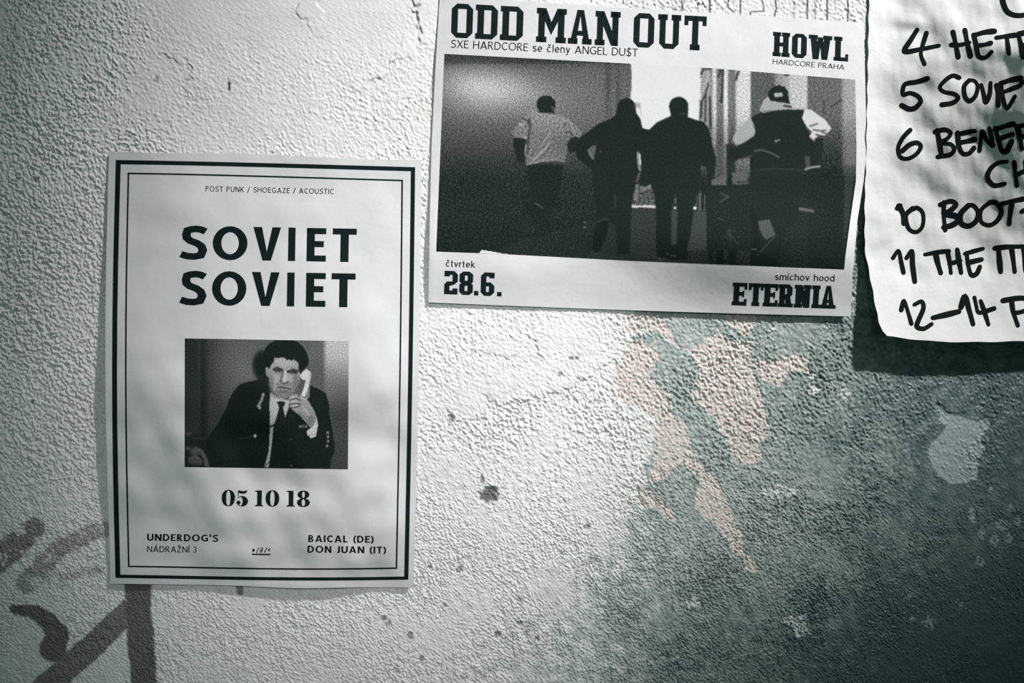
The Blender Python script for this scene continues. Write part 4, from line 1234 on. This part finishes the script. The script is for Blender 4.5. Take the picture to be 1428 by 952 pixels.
picture('printed_photograph', sheet2, PW2, 640, 300, paint2,
        {1: ('printed_man', 'man in a pale shirt'), 2: ('printed_man', 'hunched man in dark clothes'), 3: ('printed_man', 'broad man in a dark jacket'), 4: ('printed_man', 'man in a cap and pale sleeves')},
        poster2, label='dark grainy photograph', mat=M_PRINT2)

# ------------------------------------------------------------------ handwritten programme (right)
w3a, w3b, w3c = Waves(61, 150), Waves(67, 64), Waves(63, 30)
L3 = [(-320, 1222), (0, 1212), (218, 1208), (277, 1206), (347, 1206), (400, 1216), (447, 1225), (463, 1232), (470, 1238)]
B3 = [(1206, 467), (1236, 468.5), (1263, 472), (1304, 476), (1351, 477), (1428, 475.5), (1560, 472), (1700, 470)]
def lift3(x, y):
    xl = np.interp(y, *zip(*L3))
    cr = 1 - .6 * sm(360, 420, y)
    rg = sm(1215, 1300, x)
    h = .0030 + (w3a(x, y) * .0012 * sm(1200, 1280, x) + w3b(x, y) * .0009 * (.5 + .5 * rg) * (1 - .5 * sm(180, 240, y)) + w3c(x, y) * .00055 * (.5 + .5 * rg)) * cr
    t = np.clip((y - 318) / 152.0, 0, 1.1)
    h = h + .022 * t ** 1.7 * (1 - .25 * sm(1300, 1600, x))
    h = h + .084 * gauss(x, y, 1535, 100, 200, 205) * sm(1205, 1310, x)
    h = h + .0036 * np.exp(-np.clip(x - xl, 0, 999) / 42.0) * sm(170, 330, y)
    h = h + .0016 * gauss(x, y, 1275, 32, 26, 10, .2) - .0012 * gauss(x, y, 1262, 42, 30, 9, .1)
    h = h + .0012 * gauss(x, y, 1240, 330, 30, 12, -.6) - .0010 * gauss(x, y, 1232, 345, 40, 9, -.6)
    return .0024 + .0007 * np.logaddexp(0, (h - .0024) / .0007)
def out3(u, v):
    yl = -320 + v * 788; 
    xl = np.interp(yl, *zip(*L3))
    x = xl + (1690 - xl) * u
    yb = np.interp(x, *zip(*B3))
    y = -320 + (yb + 320) * v
    xl2 = np.interp(y, *zip(*L3))
    return xl2 + (1690 - xl2) * u + 0.6 * np.sin(y * .19) * (1 - u) ** 20, y + .5 * np.sin(x * .11) * v ** 30
sheet3 = Sheet(out3, lift3)
p_ = at(1440., 90., .006)
poster3 = empty('handwritten_programme', tuple(p_))
tag(poster3, 'crumpled white sheet listing dates in black handwriting, lower corner curling off the wall', 'poster')
sheet3.paper('paper_sheet', 150, 250, M_LIST, poster3, .00018)
za, zb = ((1178, 0), 3.808), ((1178, 230), 3.173)
def brush(strokes, w=6.4):
    rng = np.random.default_rng(len(strokes) * 7 + int(strokes[0][1][0][0]))
    P = []
    for z, pts in strokes:
        q = np.array(zz(*z, pts), float)
        if len(q) > 2:                                    # Catmull-Rom through the points
            e = np.concatenate([[2 * q[0] - q[1]], q, [2 * q[-1] - q[-2]]])
            r = []
            for i in range(1, len(e) - 2):
                for t in np.linspace(0, 1, 7, endpoint=False):
                    a, b, c_, d = e[i - 1], e[i], e[i + 1], e[i + 2]
                    r.append(.5 * (2 * b + (c_ - a) * t + (2 * a - 5 * b + 4 * c_ - d) * t * t + (3 * b - a - 3 * c_ + d) * t ** 3))
            r.append(q[-1]); q = np.array(r)
        n = len(q)
        k = rng.uniform(.86, 1.1)
        W = 1.1 * w * k * (1 + .12 * np.sin(np.linspace(0, 5, n) + rng.uniform(0, 6)))
        P += expand([tuple(a) for a in q], W, limit=1.25)
        for end, ww in ((q[0], W[0]), (q[-1], W[-1])):
            P.append([(end[0] + ww / 2 * .96 * math.cos(t), end[1] + ww / 2 * .96 * math.sin(t)) for t in np.linspace(0, 2 * math.pi, 12, endpoint=False)])
    return P
A = lambda *p: (za, list(p)); Bq = lambda *p: (zb, list(p))
LINES = [
    ('heading_stroke', 'lower end of a large handwritten letter', [A((833, -160), (836, -20), (850, 40), (875, 70), (915, 82), (960, 76), (1000, 40), (1012, -40), (1014, -160))], 6.6),
    ('list_line', 'handwritten line 4 HETR', [A((385, 158), (352, 210), (318, 272), (400, 262), (500, 242)), A((434, 175), (414, 240), (405, 290), (424, 340)),
        A((575, 170), (590, 235), (603, 302)), A((638, 160), (652, 230), (668, 296)), A((565, 238), (610, 238), (662, 226)),
        A((685, 185), (698, 240), (712, 298), (748, 304), (780, 275)), A((690, 186), (740, 172), (795, 165)), A((700, 242), (745, 236), (776, 228)),
        A((805, 200), (860, 192), (915, 185)), A((860, 195), (866, 240), (872, 286)), A((922, 180), (936, 240), (945, 305)), A((925, 180), (980, 172), (1000, 200), (975, 235), (938, 245), (1005, 300))], 6.2),
    ('list_line', 'handwritten line 5 SOVIET', [A((440, 416), (385, 434), (320, 448), (310, 500), (348, 494), (388, 510), (403, 538), (375, 572), (340, 578), (303, 560)),
        A((608, 412), (572, 402), (530, 430), (506, 464), (530, 488), (580, 498), (602, 520), (572, 546), (515, 556)),
        A((662, 425), (634, 460), (640, 515), (665, 535), (695, 508), (706, 460), (690, 430), (662, 425)), A((725, 450), (738, 500), (750, 540), (770, 500), (775, 440)),
        A((806, 452), (813, 500), (815, 560)), A((830, 440), (836, 500), (850, 558), (868, 570), (905, 510)), A((828, 442), (880, 425), (937, 414)), A((840, 490), (890, 470), (932, 455)),
        A((935, 440), (975, 430), (1020, 424)), A((980, 430), (988, 490), (992, 540))], 6.4),
    ('list_line', 'handwritten line 6 BENEF', [A((348, 690), (310, 730), (284, 785), (295, 832), (335, 842), (380, 818), (404, 780), (385, 758), (345, 768), (305, 802)),
        A((490, 690), (504, 760), (515, 830)), A((480, 700), (530, 688), (562, 705), (545, 735), (508, 756), (562, 765), (582, 792), (560, 820), (495, 832)),
        A((600, 706), (605, 770), (625, 813), (660, 814), (687, 785)), A((598, 712), (650, 702), (692, 695)), A((606, 758), (650, 750), (690, 740)),
        A((716, 800), (722, 745), (730, 700)), A((730, 700), (755, 745), (786, 772)), A((786, 772), (778, 725), (768, 680)),
        A((800, 680), (815, 740), (835, 800), (860, 800), (886, 750)), A((798, 688), (850, 670), (895, 658)), A((815, 738), (850, 726), (890, 713)),
        A((915, 672), (930, 730), (941, 790)), A((912, 676), (960, 662), (1000, 655)), A((925, 730), (985, 715))], 6.6),
    ('list_line', 'handwritten indented line CH', [A((862, 858), (812, 866), (775, 895), (758, 935), (772, 968), (800, 985), (850, 975)),
        A((900, 862), (905, 920), (915, 985)), A((905, 930), (960, 905)), A((962, 855), (968, 920), (975, 980))], 6.2),
    ('list_line', 'handwritten line 10 BOOT', [Bq((240, 182), (257, 215), (262, 258)), Bq((232, 192), (246, 180)), Bq((300, 192), (270, 225), (284, 282), (318, 296), (345, 268), (346, 215), (322, 190), (298, 196)),
        Bq((440, 165), (438, 220), (445, 288)), Bq((422, 176), (468, 160), (492, 175), (465, 204), (442, 216), (492, 226), (502, 246), (475, 266), (438, 276)),
        Bq((548, 178), (514, 215), (514, 255), (545, 270), (580, 250), (590, 210), (570, 180), (548, 178)), Bq((642, 165), (604, 200), (604, 250), (640, 266), (676, 245), (693, 205), (670, 168), (642, 165)),
        Bq((695, 172), (740, 160), (790, 150)), Bq((740, 165), (733, 215), (728, 260)), Bq((784, 206), (812, 190), (830, 200)), Bq((820, 160), (815, 215), (812, 262))], 6.6),
    ('list_line', 'handwritten line 11 THE TI', [Bq((213, 412), (238, 380), (250, 430), (260, 476)), Bq((273, 412), (297, 382), (300, 440), (310, 516)),
        Bq((355, 396), (410, 386), (462, 380)), Bq((402, 392), (412, 435), (425, 478)), Bq((456, 384), (464, 430), (470, 478)), Bq((498, 374), (506, 425), (515, 477)), Bq((464, 436), (512, 424)),
        Bq((540, 388), (546, 440), (560, 486), (584, 480), (598, 450)), Bq((532, 392), (575, 380), (612, 370)), Bq((546, 432), (605, 418)),
        Bq((664, 368), (720, 362), (790, 360)), Bq((680, 370), (685, 420), (690, 472)), Bq((738, 366), (746, 420), (752, 472)), Bq((788, 362), (796, 420), (800, 470))], 6.3),
    ('list_line', 'handwritten line 12-14 P', [Bq((250, 642), (262, 602), (280, 650), (295, 702)), Bq((308, 618), (340, 604), (348, 635), (325, 690), (320, 716), (350, 724), (385, 703)), Bq((390, 676), (450, 662), (506, 648)),
        Bq((514, 630), (532, 584), (550, 640), (568, 704)), Bq((574, 586), (582, 622), (592, 652), (625, 646), (662, 634)), Bq((602, 602), (620, 655), (636, 706)),
        Bq((738, 600), (746, 650), (766, 710)), Bq((700, 600), (760, 590), (800, 592), (822, 618), (795, 645), (748, 656))], 6.5),
]
for nm, lb, st, w in LINES:
    printed(nm, brush(st, w), sheet3, M_BRUSH, poster3, .00016, label=lb)
